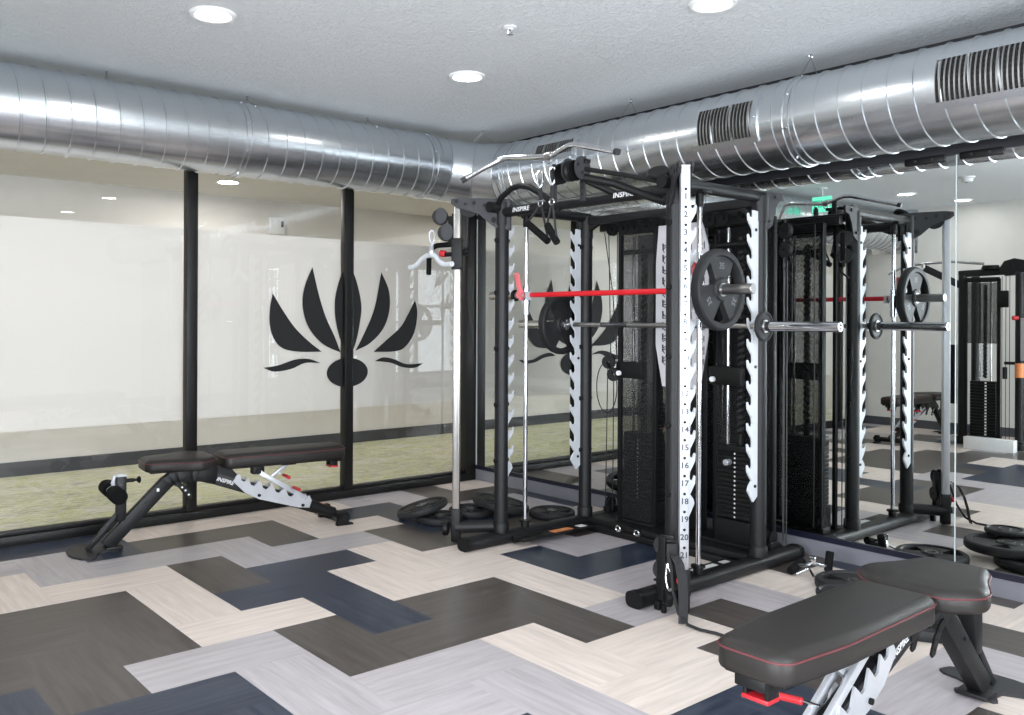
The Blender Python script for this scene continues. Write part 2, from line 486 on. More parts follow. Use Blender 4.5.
def make_floor():
    rnd = random.Random(11)
    vs = []; fs = []; cols = []; uvs = []
    x0, x1, y0, y1 = -0.0, SIDE, BACK, 0.0
    for i in range(-9, 21):
        for j in range(-18, 8):
            k = (i + j) % 4
            if k == 0: a, b, hor = (i, j), (i + 2, j + 1), True
            elif k == 2: a, b, hor = (i, j), (i + 1, j + 2), False
            else: continue
            xa, xb = max(x0, OX + U * a[0]), min(x1, OX + U * b[0])
            ya, yb = max(y0, OY + U * a[1]), min(y1, OY + U * b[1])
            r = rnd.random(); o1, o2 = rnd.random() * 40, rnd.random() * 40
            if xb - xa < 1e-4 or yb - ya < 1e-4: continue
            c = PK.get((i, j)) or (C_, G_, D_, C_, B_)[int(r * 5)]
            n = len(vs)
            q = [(xa, ya, 0), (xb, ya, 0), (xb, yb, 0), (xa, yb, 0)]
            vs += q; fs.append((n, n + 1, n + 2, n + 3)); cols.append(c)
            uvs.append([((p[0] + o1, p[1] + o2) if hor else (p[1] + o1, p[0] + o2)) for p in q])
    me = bpy.data.meshes.new('floor'); me.from_pydata(vs, [], fs)
    me.materials.append(M['floor'])
    ca = me.color_attributes.new('plank_colour', 'FLOAT_COLOR', 'CORNER')
    uv = me.uv_layers.new(name='grain')
    for p in me.polygons:
        for s, li in enumerate(p.loop_indices):
            ca.data[li].color = lin(cols[p.index]); uv.data[li].uv = uvs[p.index][s]
    o = bpy.data.objects.new('floor', me); COL.objects.link(o); struct(o)
make_floor()

def slab(name, a, b, mat):
    a, b = V(a), V(b)
    return struct(MB().box((a + b) / 2, b - a, bev=0).build(name, mat, smooth=False))
slab('ceiling', (-0.10, BACK - 0.1, CEIL), (SIDE + 0.1, 0.1, CEIL + 0.1), 'ceiling')
slab('wall_right', (0.0, 0.006, 0), (SIDE + 0.1, 0.12, CEIL), 'wall_dark')
slab('baseboard_right', (0.0, -0.006, 0.0), (SIDE, 0.006, 0.088), 'baseboard_grey')
slab('trim_1', (0.0, -0.012, 0.088), (SIDE, 0.006, 0.118), 'channel_navy')
slab('trim_2', (0.0, -0.010, 2.095), (SIDE, 0.006, 2.125), 'wall_dark')

def wall_with_openings(name, fixed, lo, hi, openings, axis, mat, th=0.1):
    # wall in the plane axis=fixed, running lo..hi, openings = [(a, b, z0, z1)]
    mb = MB(); cur = lo
    def put(a, b, z0, z1):
        if b - a < 1e-4 or z1 - z0 < 1e-4: return
        if axis == 'y': mb.box(((a + b) / 2, fixed - th / 2, (z0 + z1) / 2), (b - a, th, z1 - z0))
        else: mb.box((fixed + th / 2, (a + b) / 2, (z0 + z1) / 2), (th, b - a, z1 - z0))
    for (a, b, z0, z1) in openings:
        put(cur, a, 0, CEIL); put(a, b, 0, z0); put(a, b, z1, CEIL); cur = b
    put(cur, hi, 0, CEIL)
    return struct(mb.build(name, mat, smooth=False))
WB = [(3.3, 7.3, 0.25, 2.3)]
WS = [(-6.2, -1.95, 0.25, 2.3)]
wall_with_openings('wall_back', BACK, -0.1, SIDE + 0.1, WB, 'y', 'wall_beige')
wall_with_openings('wall_front', SIDE, BACK, 0.1, WS, 'x', 'wall_beige')
slab('baseboard_back', (0.0, BACK, 0.0), (SIDE, BACK + 0.012, 0.1), 'baseboard_dark')
slab('baseboard_front', (SIDE - 0.012, BACK, 0.0), (SIDE, 0, 0.1), 'baseboard_dark')

def day_window(name, a, b, z0, z1, fixed, axis, n):
    w = bpy.data.objects.new(name, None); COL.objects.link(w); struct(w)
    fr = MB(); pn = MB()
    def P(t, z, d):
        return (t, fixed - d, z) if axis == 'y' else (fixed + d, t, z)
    def S(dt, dz, dd): return (dt, dd, dz) if axis == 'y' else (dd, dt, dz)
    for z in (z0 + 0.03, z1 - 0.03): fr.box(P((a + b) / 2, z, 0.04), S(b - a, 0.06, 0.07), bev=0.004)
    for k in range(n + 1):
        t = a + (b - a) * k / n
        fr.box(P(min(max(t, a + 0.03), b - 0.03), (z0 + z1) / 2, 0.04), S(0.06, z1 - z0 - 0.1, 0.07), bev=0.004)
    pn.box(P((a + b) / 2, (z0 + z1) / 2, 0.05), S(b - a - 0.02, z1 - z0 - 0.02, 0.006))
    fr.build('frame', 'frame_black', w); pn.build('pane', 'glass', w)
    return w
day_window('unseen_window_2', *WB[0], BACK, 'y', 4)  # both windows are out of view, added for daylight from behind the camera
day_window('unseen_window_3', *WS[0], SIDE, 'x', 4)

# ---- glass partition along the left side
def glass_partition():
    w = bpy.data.objects.new('window_1', None); COL.objects.link(w); struct(w)
    y_end = BACK
    MB().box((-0.05, y_end / 2, 0.028), (0.10, -y_end, 0.056), bev=0.003).box((-0.05, y_end / 2, 0.068), (0.05, -y_end, 0.024), bev=0.002).build('bottom_rail', 'frame_black', w)
    MB().box((-0.05, y_end / 2, CEIL - 0.07), (0.10, -y_end, 0.14), bev=0.003).build('head_rail', 'frame_black', w)
    ms = [-2.354, -1.19, -3.518, -4.682, -5.846]
    for y in ms:
        MB().box((-0.042, y, (CEIL + 0.056) / 2 - 0.07), (0.07, 0.070, CEIL - 0.2), bev=0.004).build('mullion', 'frame_black', w)
    MB().box((-0.045, -0.05, CEIL / 2), (0.08, 0.10, CEIL - 0.01), bev=0.004).build('corner_post', 'frame_black', w)
    MB().box((-0.05, BACK + 0.03, CEIL / 2), (0.10, 0.06, CEIL - 0.01), bev=0.004).build('end_post', 'frame_black', w)
    edges = [BACK + 0.06] + sorted(ms) + [-0.055]
    for a, b in zip(edges[:-1], edges[1:]):
        ya = a + (0.039 if a in ms else 0.0); yb = b - (0.039 if b in ms else 0.055)
        g = MB().add([(-0.05, ya, 0.06), (-0.05, yb, 0.06), (-0.05, yb, CEIL - 0.13), (-0.05, ya, CEIL - 0.13)], [(0, 1, 2, 3)]).build('pane', 'glass', w, smooth=False)
        f = MB().add([(-0.056, ya + 0.012, 0.638), (-0.056, yb - 0.012, 0.638), (-0.056, yb - 0.012, 1.860), (-0.056, ya + 0.012, 1.860)], [(0, 1, 2, 3)]).build('frosted_film', 'film', g, smooth=False)
glass_partition()

# lotus decal on the frosted film
LOT = {
 'p1': [(-1.777, 1.459), (-1.797, 1.354), (-1.796, 1.237), (-1.762, 1.143), (-1.698, 1.083), (-1.579, 1.058), (-1.394, 1.054), (-1.499, 1.129), (-1.607, 1.225), (-1.699, 1.343)],
 'p2': [(-1.472, 1.652), (-1.528, 1.525), (-1.549, 1.405), (-1.527, 1.285), (-1.472, 1.188), (-1.375, 1.102), (-1.24, 1.046), (-1.291, 1.163), (-1.362, 1.298), (-1.419, 1.456)],
 'p3': [(-1.181, 1.672), (-1.238, 1.604), (-1.287, 1.433), (-1.278, 1.261), (-1.227, 1.099), (-1.176, 1.012), (-1.118, 1.098), (-1.077, 1.266), (-1.067, 1.405), (-1.12, 1.594)],
 'p4': [(-0.891, 1.638), (-0.95, 1.372), (-1.034, 1.191), (-1.114, 1.057), (-0.991, 1.109), (-0.873, 1.217), (-0.818, 1.355), (-0.823, 1.502)],
 'p5': [(-0.581, 1.433), (-0.638, 1.339), (-0.717, 1.227), (-0.84, 1.134), (-0.958, 1.045), (-0.773, 1.045), (-0.672, 1.077), (-0.586, 1.189), (-0.559, 1.34)],
 's1': [(-1.845, 0.954), (-1.761, 0.925), (-1.632, 0.94), (-1.526, 0.978), (-1.403, 0.974), (-1.499, 1.006), (-1.606, 1.003), (-1.736, 0.967)],
 's2': [(-0.947, 0.976), (-0.805, 0.96), (-0.693, 0.923), (-0.578, 0.916), (-0.504, 0.948), (-0.659, 0.946), (-0.773, 0.986), (-0.872, 1.002)]}
TIPS = {'p1': (0, 6), 'p2': (0, 6), 'p3': (0, 5), 'p4': (0, 3), 'p5': (0, 4), 's1': (0, 4), 's2': (0, 4)}
def smooth_outline(P, tips, n=5):
    out = []; k = len(P)
    for i in range(k):
        p0, p1, p2, p3 = P[i - 1], P[i], P[(i + 1) % k], P[(i + 2) % k]
        if i in tips: p0 = (2 * p1[0] - p2[0], 2 * p1[1] - p2[1])
        if (i + 1) % k in tips: p3 = (2 * p2[0] - p1[0], 2 * p2[1] - p1[1])
        for s in range(n):
            t = s / n
            out.append(tuple(0.5 * (2 * b + (c - a) * t + (2 * a - 5 * b + 4 * c - d) * t * t + (3 * b - a - 3 * c + d) * t ** 3) for a, b, c, d in zip(p0, p1, p2, p3)))
    return out
def lotus():
    t = thing('lotus_decal', 'black lotus flower decal on the frosted glass around the middle black mullion', 'wall decal', (-0.048, -1.18, 1.2))
    for k, P in LOT.items():
        MB().prism(smooth_outline(P, TIPS[k]), (-0.048, 0, 0), Y, Z, X, (0, 0.0008)).build('petal' if k[0] == 'p' else 'leaf', 'decal_black', t, smooth=False)
    E_ = [(-1.18 + 0.173 * math.cos(2 * PI * i / 40), 0.90 + 0.106 * math.sin(2 * PI * i / 40)) for i in range(40)]
    MB().prism(E_, (-0.048, 0, 0), Y, Z, X, (0, 0.0008)).build('bulb', 'decal_black', t, smooth=False)
lotus()

# corridor beyond the glass
CX = -2.4; CC = 2.44
slab('floor_corridor', (CX, BACK - 1.5, -0.02), (-0.0, 3.4, 0.0), 'carpet')
slab('wall_corridor', (CX - 0.1, BACK - 1.5, 0), (CX, 3.4, CC), 'wall_beige')
slab('baseboard_corridor', (CX, BACK - 1.5, 0), (CX + 0.012, 3.4, 0.115), 'baseboard_dark')
slab('ceiling_corridor', (CX - 0.1, BACK - 1.5, CC), (-0.1, 3.4, CC + 0.1), 'wall_beige')
slab('wall_corridor_end', (CX - 0.1, 3.4, 0), (0.0, 3.5, CC), 'wall_beige')
slab('wall_corridor_start', (CX - 0.1, BACK - 1.6, 0), (0.0, BACK - 1.5, CC), 'wall_beige')
slab('wall_corridor_return', (-0.1, 0.0, 0), (0.0, 3.4, CC), 'wall_beige')
slab('wall_corridor_beam', (-0.1, BACK - 1.5, CC), (0.0, 3.4, CEIL), 'wall_beige')
tb = thing('wall_control_box', 'small white control box high on the corridor wall beyond the glass', 'control box', (CX, -0.565, 2.10))
MB().box((CX + 0.02, -0.565, 2.195), (0.04, 0.17, 0.17), bev=0.012).build('housing', 'white_plastic', tb)
MB().box((CX + 0.042, -0.515, 2.215), (0.006, 0.025, 0.06), bev=0.002).build('sensor_window', 'grey_steel', tb)

# wall mirrors in panels
mx_edges = [0.012, 1.811, 3.620, 5.430, SIDE - 0.01]
mlabels = ['mirror panel nearest the glass corner, behind the far side of the rack', 'mirror panel directly behind the near half of the rack, left of the visible seam',
           'mirror panel right of the thin vertical seam, above the grey baseboard', 'mirror panel at the far right end of the mirror wall, outside the photo']
for k in range(4):
    a, b = mx_edges[k], mx_edges[k + 1]
    t = thing('wall_mirror', mlabels[k], 'mirror', ((a + b) / 2, 0, 0.118), 'mirror panels on the dark wall')
    MB().box(((a + b) / 2, 0.002, 1.108), (b - a - 0.004, 0.006, 1.98)).build('mirror_glass', 'mirror', t, smooth=False)
    MB().box((b - 0.002, 0.0005, 1.108), (0.005, 0.006, 1.98)).build('polished_edge', 'edge_glass', t, smooth=False)
for x, z, l in ((3.47, 2.085, 'black mirror clip just left of the mirror seam'), (3.73, 2.085, 'black mirror clip just right of the mirror seam')):
    t = thing('mirror_clip', l, 'clip', (x, -0.006, z), 'clips at the top of the mirror seam')
    MB().box((x, -0.008, z), (0.19, 0.014, 0.035), bev=0.004).build('plate', 'black_plastic', t)
    MB().cyl((x - 0.04, -0.014, z), (x - 0.04, -0.018, z), 0.006).cyl((x + 0.04, -0.014, z), (x + 0.04, -0.018, z), 0.006).build('screw', 'grey_steel', t)

# ------------------------------------------------------------------ ductwork
R = 0.224
YL = (0.36, 2.385); XR = (-0.30, 2.318)
def spiral_duct(name, a, b, pitch, mat, label, ph=0.0, bands=()):
    a, b = V(a), V(b); d = (b - a); L = d.length; ax = d.normalized(); u = Z; w = ax.cross(u).normalized()
    t = thing(name, label, 'air duct', tuple((a + b) / 2 - Z * R))
    n = 64; mb = MB()
    k = 24
    mb.lathe([(R, L * i / k) for i in range(k + 1)], a, ax, n)
    # helical lock seam
    turns = L / pitch; st = int(turns * 40); vs = []; fs = []
    for i in range(st + 1):
        s = L * i / st; an = 2 * PI * s / pitch + ph
        c = a + ax * s; rad = u * math.cos(an) + w * math.sin(an)
        for ds, dr in ((-0.0075, 0.0), (-0.004, 0.006), (0.004, 0.006), (0.0075, 0.0)):
            vs.append(c + ax * max(-s, min(ds, L - s)) + rad * (R + dr))
    for i in range(st):
        for q in range(3): fs.append((i * 4 + q, i * 4 + q + 1, i * 4 + 5 + q, i * 4 + 4 + q))
    mb.add(vs, fs)
    mb.build('spiral_shell', mat, t, sharp=40)
    for s in bands:
        c = a + ax * s
        jb = MB().lathe([(R + 0.001, -0.035), (R + 0.006, -0.033), (R + 0.006, -0.004), (R + 0.012, -0.002), (R + 0.012, 0.004), (R + 0.006, 0.006), (R + 0.006, 0.033), (R + 0.001, 0.035)], c, ax, n)
        for q in range(8):
            an = 2 * PI * q / 8 + 0.3
            rad = u * math.cos(an) + w * math.sin(an)
            jb.cyl(c + ax * 0.02 + rad * (R + 0.005), c + ax * 0.02 + rad * (R + 0.012), 0.006, 8, mi=1)
        jb.build('joint_band', [mat, 'chrome'], t)
    return t
dl = spiral_duct('air_duct', (YL[0], -0.80, YL[1]), (YL[0], BACK + 0.02, YL[1]), 0.124, 'duct_y', 'long galvanised spiral air duct running above the glass partition', 0.6, bands=(0.036, 1.43, 4.4))
MB().box((YL[0] + 0.0, BACK + 0.012, YL[1]), (0.56, 0.02, 0.52), bev=0.004).build('wall_flange', 'duct_y', dl)
dr = spiral_duct('air_duct', (0.82, XR[0], XR[1]), (SIDE - 0.02, XR[0], XR[1]), 0.117, 'duct_x', 'galvanised spiral air duct with grilles above the wall mirror', 1.1, bands=(0.036, 2.18, 4.9))
def elbow():
    t = thing('duct_elbow', 'smooth galvanised elbow joining the two ducts in the corner', 'air duct', (0.5, -0.45, 2.12))
    pts = []
    a0 = V((YL[0], -0.80, YL[1])); c = V((0.82, -0.76, 0)); r = 0.46
    cr = [(YL[0], -0.80)]
    seq = []
    for an in (180, 150, 120, 90):
        th = math.radians(an); seq.append((c.x + r * math.cos(th), c.y + r * math.sin(th)))
    # mitred gores: tangent polygon of the arc
    poly = [(YL[0], -0.801), (YL[0], -0.655), (0.49, -0.43), (0.715, XR[0]), (0.821, XR[0])]
    zz = [YL[1], YL[1] - 0.01, 2.352, XR[1] + 0.01, XR[1]]
    P = [V((p[0], p[1], z)) for p, z in zip(poly, zz)]
    n = 64; vs = []; fs = []
    rings = []
    for i, p in enumerate(P):
        if i == 0: nrm = (P[1] - P[0]).normalized()
        elif i == len(P) - 1: nrm = (P[-1] - P[-2]).normalized()
        else: nrm = ((P[i + 1] - P[i]).normalized() + (P[i] - P[i - 1]).normalized()).normalized()
        d = (P[i] - P[i - 1]).normalized() if i > 0 else nrm
        base_w = d.cross(Z).normalized(); base_u = base_w.cross(d).normalized()
        ring = []
        for j in range(n):
            an = 2 * PI * j / n
            q = p + (base_w * math.cos(an) + base_u * math.sin(an)) * (R + 0.002)
            q = q - d * ((q - p).dot(nrm) / d.dot(nrm))
            ring.append(q)
        rings.append(ring)
    for i in range(len(P) - 1):
        # each gore gets its own verts so that seams stay crisp
        # align ring phase: both rings are measured from the same up vector
        st = len(vs); vs += rings[i] + rings[i + 1]
        for j in range(n):
            j2 = (j + 1) % n
            fs.append((st + j, st + j2, st + n + j2, st + n + j))
    MB().add(vs, fs).build('gore_shell', 'duct_x', t, sharp=60)
    for i in (1, 2, 3):
        ring = rings[i]
        MB().tube([q + (q - P[i]).normalized() * 0.001 for q in ring], 0.0045, 6, closed=True).build('gore_seam', 'duct_x', t)
elbow()

def grille(xc, w, label, h=0.185, ang=4.0):
    # curved register saddled on the room side of the right-hand duct
    t = thing('air_grille', label, 'air grille', (xc, XR[0] - R, XR[1]), 'supply grilles on the duct above the mirror')
    c = V((xc, XR[0], XR[1])); a0 = math.radians(ang)
    def shell(mb, x0, x1, z0, z1, r0, r1, mi=0):
        # patch of the cylinder around the duct axis; z is arc length from the grille centre
        k = max(1, int(abs(z1 - z0) / 0.02)); vs = []; fs = []
        for i in range(k + 1):
            a = a0 + (z0 + (z1 - z0) * i / k) / R
            for (x, r) in ((x0, r0), (x0, r1), (x1, r1), (x1, r0)):
                vs.append(c + V((x, -r * math.cos(a), r * math.sin(a))))
        for i in range(k):
            for q in range(4):
                fs.append((i * 4 + q, i * 4 + (q + 1) % 4, i * 4 + 4 + (q + 1) % 4, i * 4 + 4 + q))
        fs += [(3, 2, 1, 0), tuple(k * 4 + q for q in range(4))]
        mb.add(vs, fs, mi)
    W, H, bw = w / 2, h / 2, 0.032
    f = MB()
    shell(f, -W - bw, W + bw, H, H + bw, R - 0.002, R + 0.012); shell(f, -W - bw, W + bw, -H - bw, -H, R - 0.002, R + 0.012)
    shell(f, -W - bw, -W, -H, H, R - 0.002, R + 0.012); shell(f, W, W + bw, -H, H, R - 0.002, R + 0.012)
    for sx in (-1, 1): f.cyl(c + V((sx * (W + 0.016), -(R + 0.010), 0.02)), c + V((sx * (W + 0.016), -(R + 0.015), 0.02)), 0.006, 8)
    f.build('saddle_frame', 'duct_x', t)
    k = MB(); shell(k, -W, W, -H, H, R + 0.0015, R + 0.0025)
    k.build('throat', 'hole', t, smooth=False)
    lv = MB(); n = max(6, int(round(w / 0.0205)))
    for i in range(n + 1):
        x = -W + w * i / n
        shell(lv, x - 0.0034, x + 0.0034, -H, H, R + 0.0045, R + 0.0115)
    lv.build('front_louvres', 'satin_steel', t, smooth=False)
    lh = MB(); m = int(h / 0.021)
    for i in range(m):
        z = -H + h * (i + 0.5) / m
        shell(lh, -W, W, z - 0.0022, z + 0.0022, R + 0.002, R + 0.004)
    lh.build('rear_louvres', 'grey_steel', t, smooth=False)
grille(2.665, 0.33, 'small supply grille on the duct, left of the larger one')
grille(3.95, 0.43, 'large supply grille on the duct at the upper right')
grille(1.385, 0.33, 'farthest supply grille on the duct, behind the lat bar', h=0.085, ang=19)
grille(5.6, 0.43, 'supply grille farthest right on the mirror wall duct, outside the photo')

def hanger(p, side, label):
    t = thing('duct_hanger', label, 'duct hanger', (p[0], p[1], CEIL), 'wire hangers holding the ducts')
    c = V((p[0], p[1], CEIL))
    MB().tube([c + V((0.010 * math.cos(i * PI / 6), 0, -0.012 + 0.010 * math.sin(i * PI / 6))) for i in range(12)], 0.0022, 6, closed=True).cyl(c, c - Z * 0.004, 0.009, 10).build('eye_bolt', 'chrome', t)
    dz = CEIL - p[2] - R * 0.86
    for s in (-1, 1):
        e = c + V(side) * (s * R * 0.5) - Z * dz
        MB().tube([c - Z * 0.018, e], 0.0018, 6).ball(e, 0.007, 8).build('wire', 'satin_steel', t)
for y, l in ((-3.0, 'wire hanger at the left end of the duct above the glass'), (-2.16, 'wire hanger beside the bolted joint of the left duct'), (-1.28, 'wire hanger near the corner end of the left duct')):
    hanger((YL[0], y, YL[1]), (1, 0, 0), l)
hanger((0.56, -0.42, 2.35), (0.7, 0.7, 0), 'wire hanger over the corner duct elbow')
for x, l in ((1.84, 'wire hanger over the right duct above the pull-up bars'), (3.03, 'wire hanger over the right duct between its two larger grilles')):
    hanger((x, XR[0], XR[1]), (0, 1, 0), l)

# ------------------------------------------------------------------ ceiling fittings
def downlight(x, y, label, z=CEIL, mat='lamp'):
    t = thing('ceiling_light', label, 'ceiling light', (x, y, z), 'round recessed ceiling lights')
    MB().lathe([(0.078, -0.002), (0.080, -0.010), (0.094, -0.012), (0.103, -0.006), (0.104, 0.0)], (x, y, z), Z, 40).build('trim_ring', 'trim_white', t)
    MB().lathe([(0.0, -0.006), (0.079, -0.006)], (x, y, z), Z, 40).build('diffuser', mat, t)
LIGHTS = [(1.617, -2.915, 'round ceiling light at the upper left above the left bench'), (1.581, -1.403, 'round ceiling light in the middle of the ceiling near the duct corner'),
          (3.14, -1.301, 'round ceiling light cut by the top edge above the rack'), (1.117, -5.05, 'round ceiling light seen in the mirror nearer the exit sign'),
          (1.32, -6.0, 'round ceiling light seen in the mirror close to the back wall'),
          (3.14, -2.9, 'added unseen ceiling light over the open floor between rack and camera'), (4.75, -1.40, 'ceiling light over the right-hand bench'), (4.75, -2.9, 'added unseen ceiling light over the camera side of the floor'),
          (6.45, -1.40, 'ceiling light at the far right near the mirror wall'), (6.45, -2.9, 'added unseen ceiling light at the far right of the room'), (3.14, -4.6, 'added unseen ceiling light behind the camera to the left'),
          (4.75, -5.2, 'added unseen ceiling light right behind the camera'), (6.45, -4.6, 'added unseen ceiling light in the rear right corner')]  # lights labelled added are out of view, put in for the room's brightness
for x, y, l in LIGHTS: downlight(x, y, l)
for x, y, l in ((-1.56, -1.432, 'corridor ceiling light seen through the clear glass above the decal'), (-1.4, 1.5, 'added unseen corridor ceiling light beyond the room corner'),
                (-1.4, -4.2, 'added unseen corridor ceiling light beyond the glass, left of the photo'), (-1.4, -6.8, 'added unseen corridor ceiling light at its near end')):  # all but the first are out of view, added to light the corridor
    downlight(x, y, l, CC, 'lamp_hall')
t = thing('sprinkler_head', 'small chrome fire sprinkler in the middle of the ceiling', 'sprinkler', (2.347, -1.768, CEIL))
MB().lathe([(0.0, -0.001), (0.034, -0.001), (0.036, -0.006), (0.016, -0.010), (0.012, -0.014)], (2.347, -1.768, CEIL), Z, 28).build('escutcheon', 'white_plastic', t)
MB().cyl((2.347, -1.768, CEIL - 0.006), (2.347, -1.768, CEIL - 0.016), 0.008, 12).tube([(2.337, -1.768, CEIL - 0.014), (2.332, -1.768, CEIL - 0.026), (2.347, -1.768, CEIL - 0.034)], 0.003, 6).tube([(2.357, -1.768, CEIL - 0.014), (2.362, -1.768, CEIL - 0.026), (2.347, -1.768, CEIL - 0.034)], 0.003, 6).build('frame_arm', 'chrome', t)
MB().cyl((2.347, -1.768, CEIL - 0.034), (2.347, -1.768, CEIL - 0.036), 0.015, 16).build('deflector', 'chrome', t)
t = thing('smoke_detector', 'white smoke detector on the ceiling, seen in the mirror', 'smoke detector', (1.98, -4.38, CEIL))
MB().lathe([(0.0, -0.05), (0.035, -0.05), (0.05, -0.042), (0.058, -0.018), (0.07, -0.014), (0.07, 0.0)], (1.98, -4.38, CEIL), Z, 32).build('housing', 'white_plastic', t)
MB().lathe([(0.0, -0.053), (0.012, -0.053), (0.014, -0.049)], (1.98, -4.38, CEIL), Z, 16).build('sensor', 'grey_steel', t)
t = thing('exit_sign', 'lit green exit sign hanging from the ceiling, seen in the mirror', 'exit sign', (0.745, -4.0, CEIL))
MB().cyl((0.745, -4.0, CEIL), (0.745, -4.0, CEIL - 0.012), 0.05, 20).cyl((0.745, -4.0, CEIL), (0.745, -4.0, CEIL - 0.09), 0.010, 12).build('canopy', 'white_plastic', t)
MB().box((0.745, -4.0, CEIL - 0.168), (0.21, 0.016, 0.16), bev=0.003).build('lit_panel', 'exit_white', t)
MB().text('EXIT', (0.745, -3.992, CEIL - 0.168), -X, Z, 0.105, lift=0.0015).build('lettering', 'exit_green', t, smooth=False)
MB().text('EXIT', (0.745, -4.008, CEIL - 0.168), X, Z, 0.105, lift=0.0015).build('lettering', 'exit_green', t, smooth=False)

# ------------------------------------------------------------------ weight plates
def plate_parts(root, D, th, bore=0.026, text=None, slots=True):
    # rubber grip plate, axis = local Z, lying with its underside at z = 0
    R_ = D / 2; mb = MB(); h = th / 2
    rim_in = R_ * 0.80; hub = R_ * 0.30
    rim = [(rim_in, -h * 0.55), (rim_in + 0.006, -h), (R_ - 0.012, -h), (R_ - 0.003, -h * 0.75), (R_, -h * 0.35), (R_, h * 0.35), (R_ - 0.003, h * 0.75), (R_ - 0.012, h), (rim_in + 0.006, h), (rim_in, h * 0.55)]
    mb.lathe(rim, (0, 0, h), Z, 56, close=True)
    hb = [(bore, -h * 0.9), (bore + 0.008, -h * 0.95), (hub - 0.006, -h * 0.95), (hub, -h * 0.6), (hub, h * 0.6), (hub - 0.006, h * 0.95), (bore + 0.008, h * 0.95), (bore, h * 0.9)]
    mb.lathe(hb, (0, 0, h), Z, 40, close=True)
    if slots:
        for k in range(3):
            a = PI / 2 + 2 * PI * k / 3
            pts = []
            for s in range(9):
                t = -0.62 + 1.24 * s / 8; pts.append(((rim_in + 0.004) * math.cos(a + t), (rim_in + 0.004) * math.sin(a + t)))
            for s in range(9):
                t = 0.92 - 1.84 * s / 8; pts.append(((hub - 0.004) * math.cos(a + t), (hub - 0.004) * math.sin(a + t)))
            mb.prism(pts, (0, 0, h), X, Y, Z, (-h * 0.62, h * 0.62))
    else:
        mb.lathe([(hub - 0.004, -h * 0.5), (rim_in + 0.004, -h * 0.5), (rim_in + 0.004, h * 0.5), (hub - 0.004, h * 0.5)], (0, 0, h), Z, 48, close=True)
    mb.build('rubber_body', 'rubber', root)
    ri = MB(); ri.lathe([(bore - 0.001, 0.001 - h), (bore + 0.006, 0.001 - h * 1.0), (bore + 0.006, h), (bore - 0.001, h)], (0, 0, h), Z, 32, close=True)
    ri.build('steel_bushing', 'satin_steel', root)
    if text:
        tx = MB(); zz = h + (h * 0.62 if slots else h * 0.5)
        for k in range(3):
            a = PI / 2 + 2 * PI * k / 3
            rr = R_ * 0.57
            o = V((rr * math.cos(a), rr * math.sin(a), zz)); ex = V((math.sin(a), -math.cos(a), 0)); ey = V((math.cos(a), math.sin(a), 0))
            tx.text(text, o, ex, ey, D * 0.11, lift=0.0006)
        tx.build('moulded_number', 'grey_letter', root, smooth=False)

def make_plate(D, th, label, loc, rot, text=None, slots=True, group=None):
    t = thing('weight_plate', label, 'weight plate', (0, 0, 0), group)
    plate_parts(t, D, th, text=text, slots=slots)
    t.location = loc; t.rotation_euler = rot
    return t

# ------------------------------------------------------------------ cable smith machine
XF, XN = 1.645, 2.858          # far / near side frames
YF, YR, YG = -1.19, -0.49, -1.0  # front posts, rear posts, guide rods
mach = thing('cable_smith_machine', 'big black cable and smith machine rack standing before the wall mirror', 'power rack', (2.25, -0.8, 0))

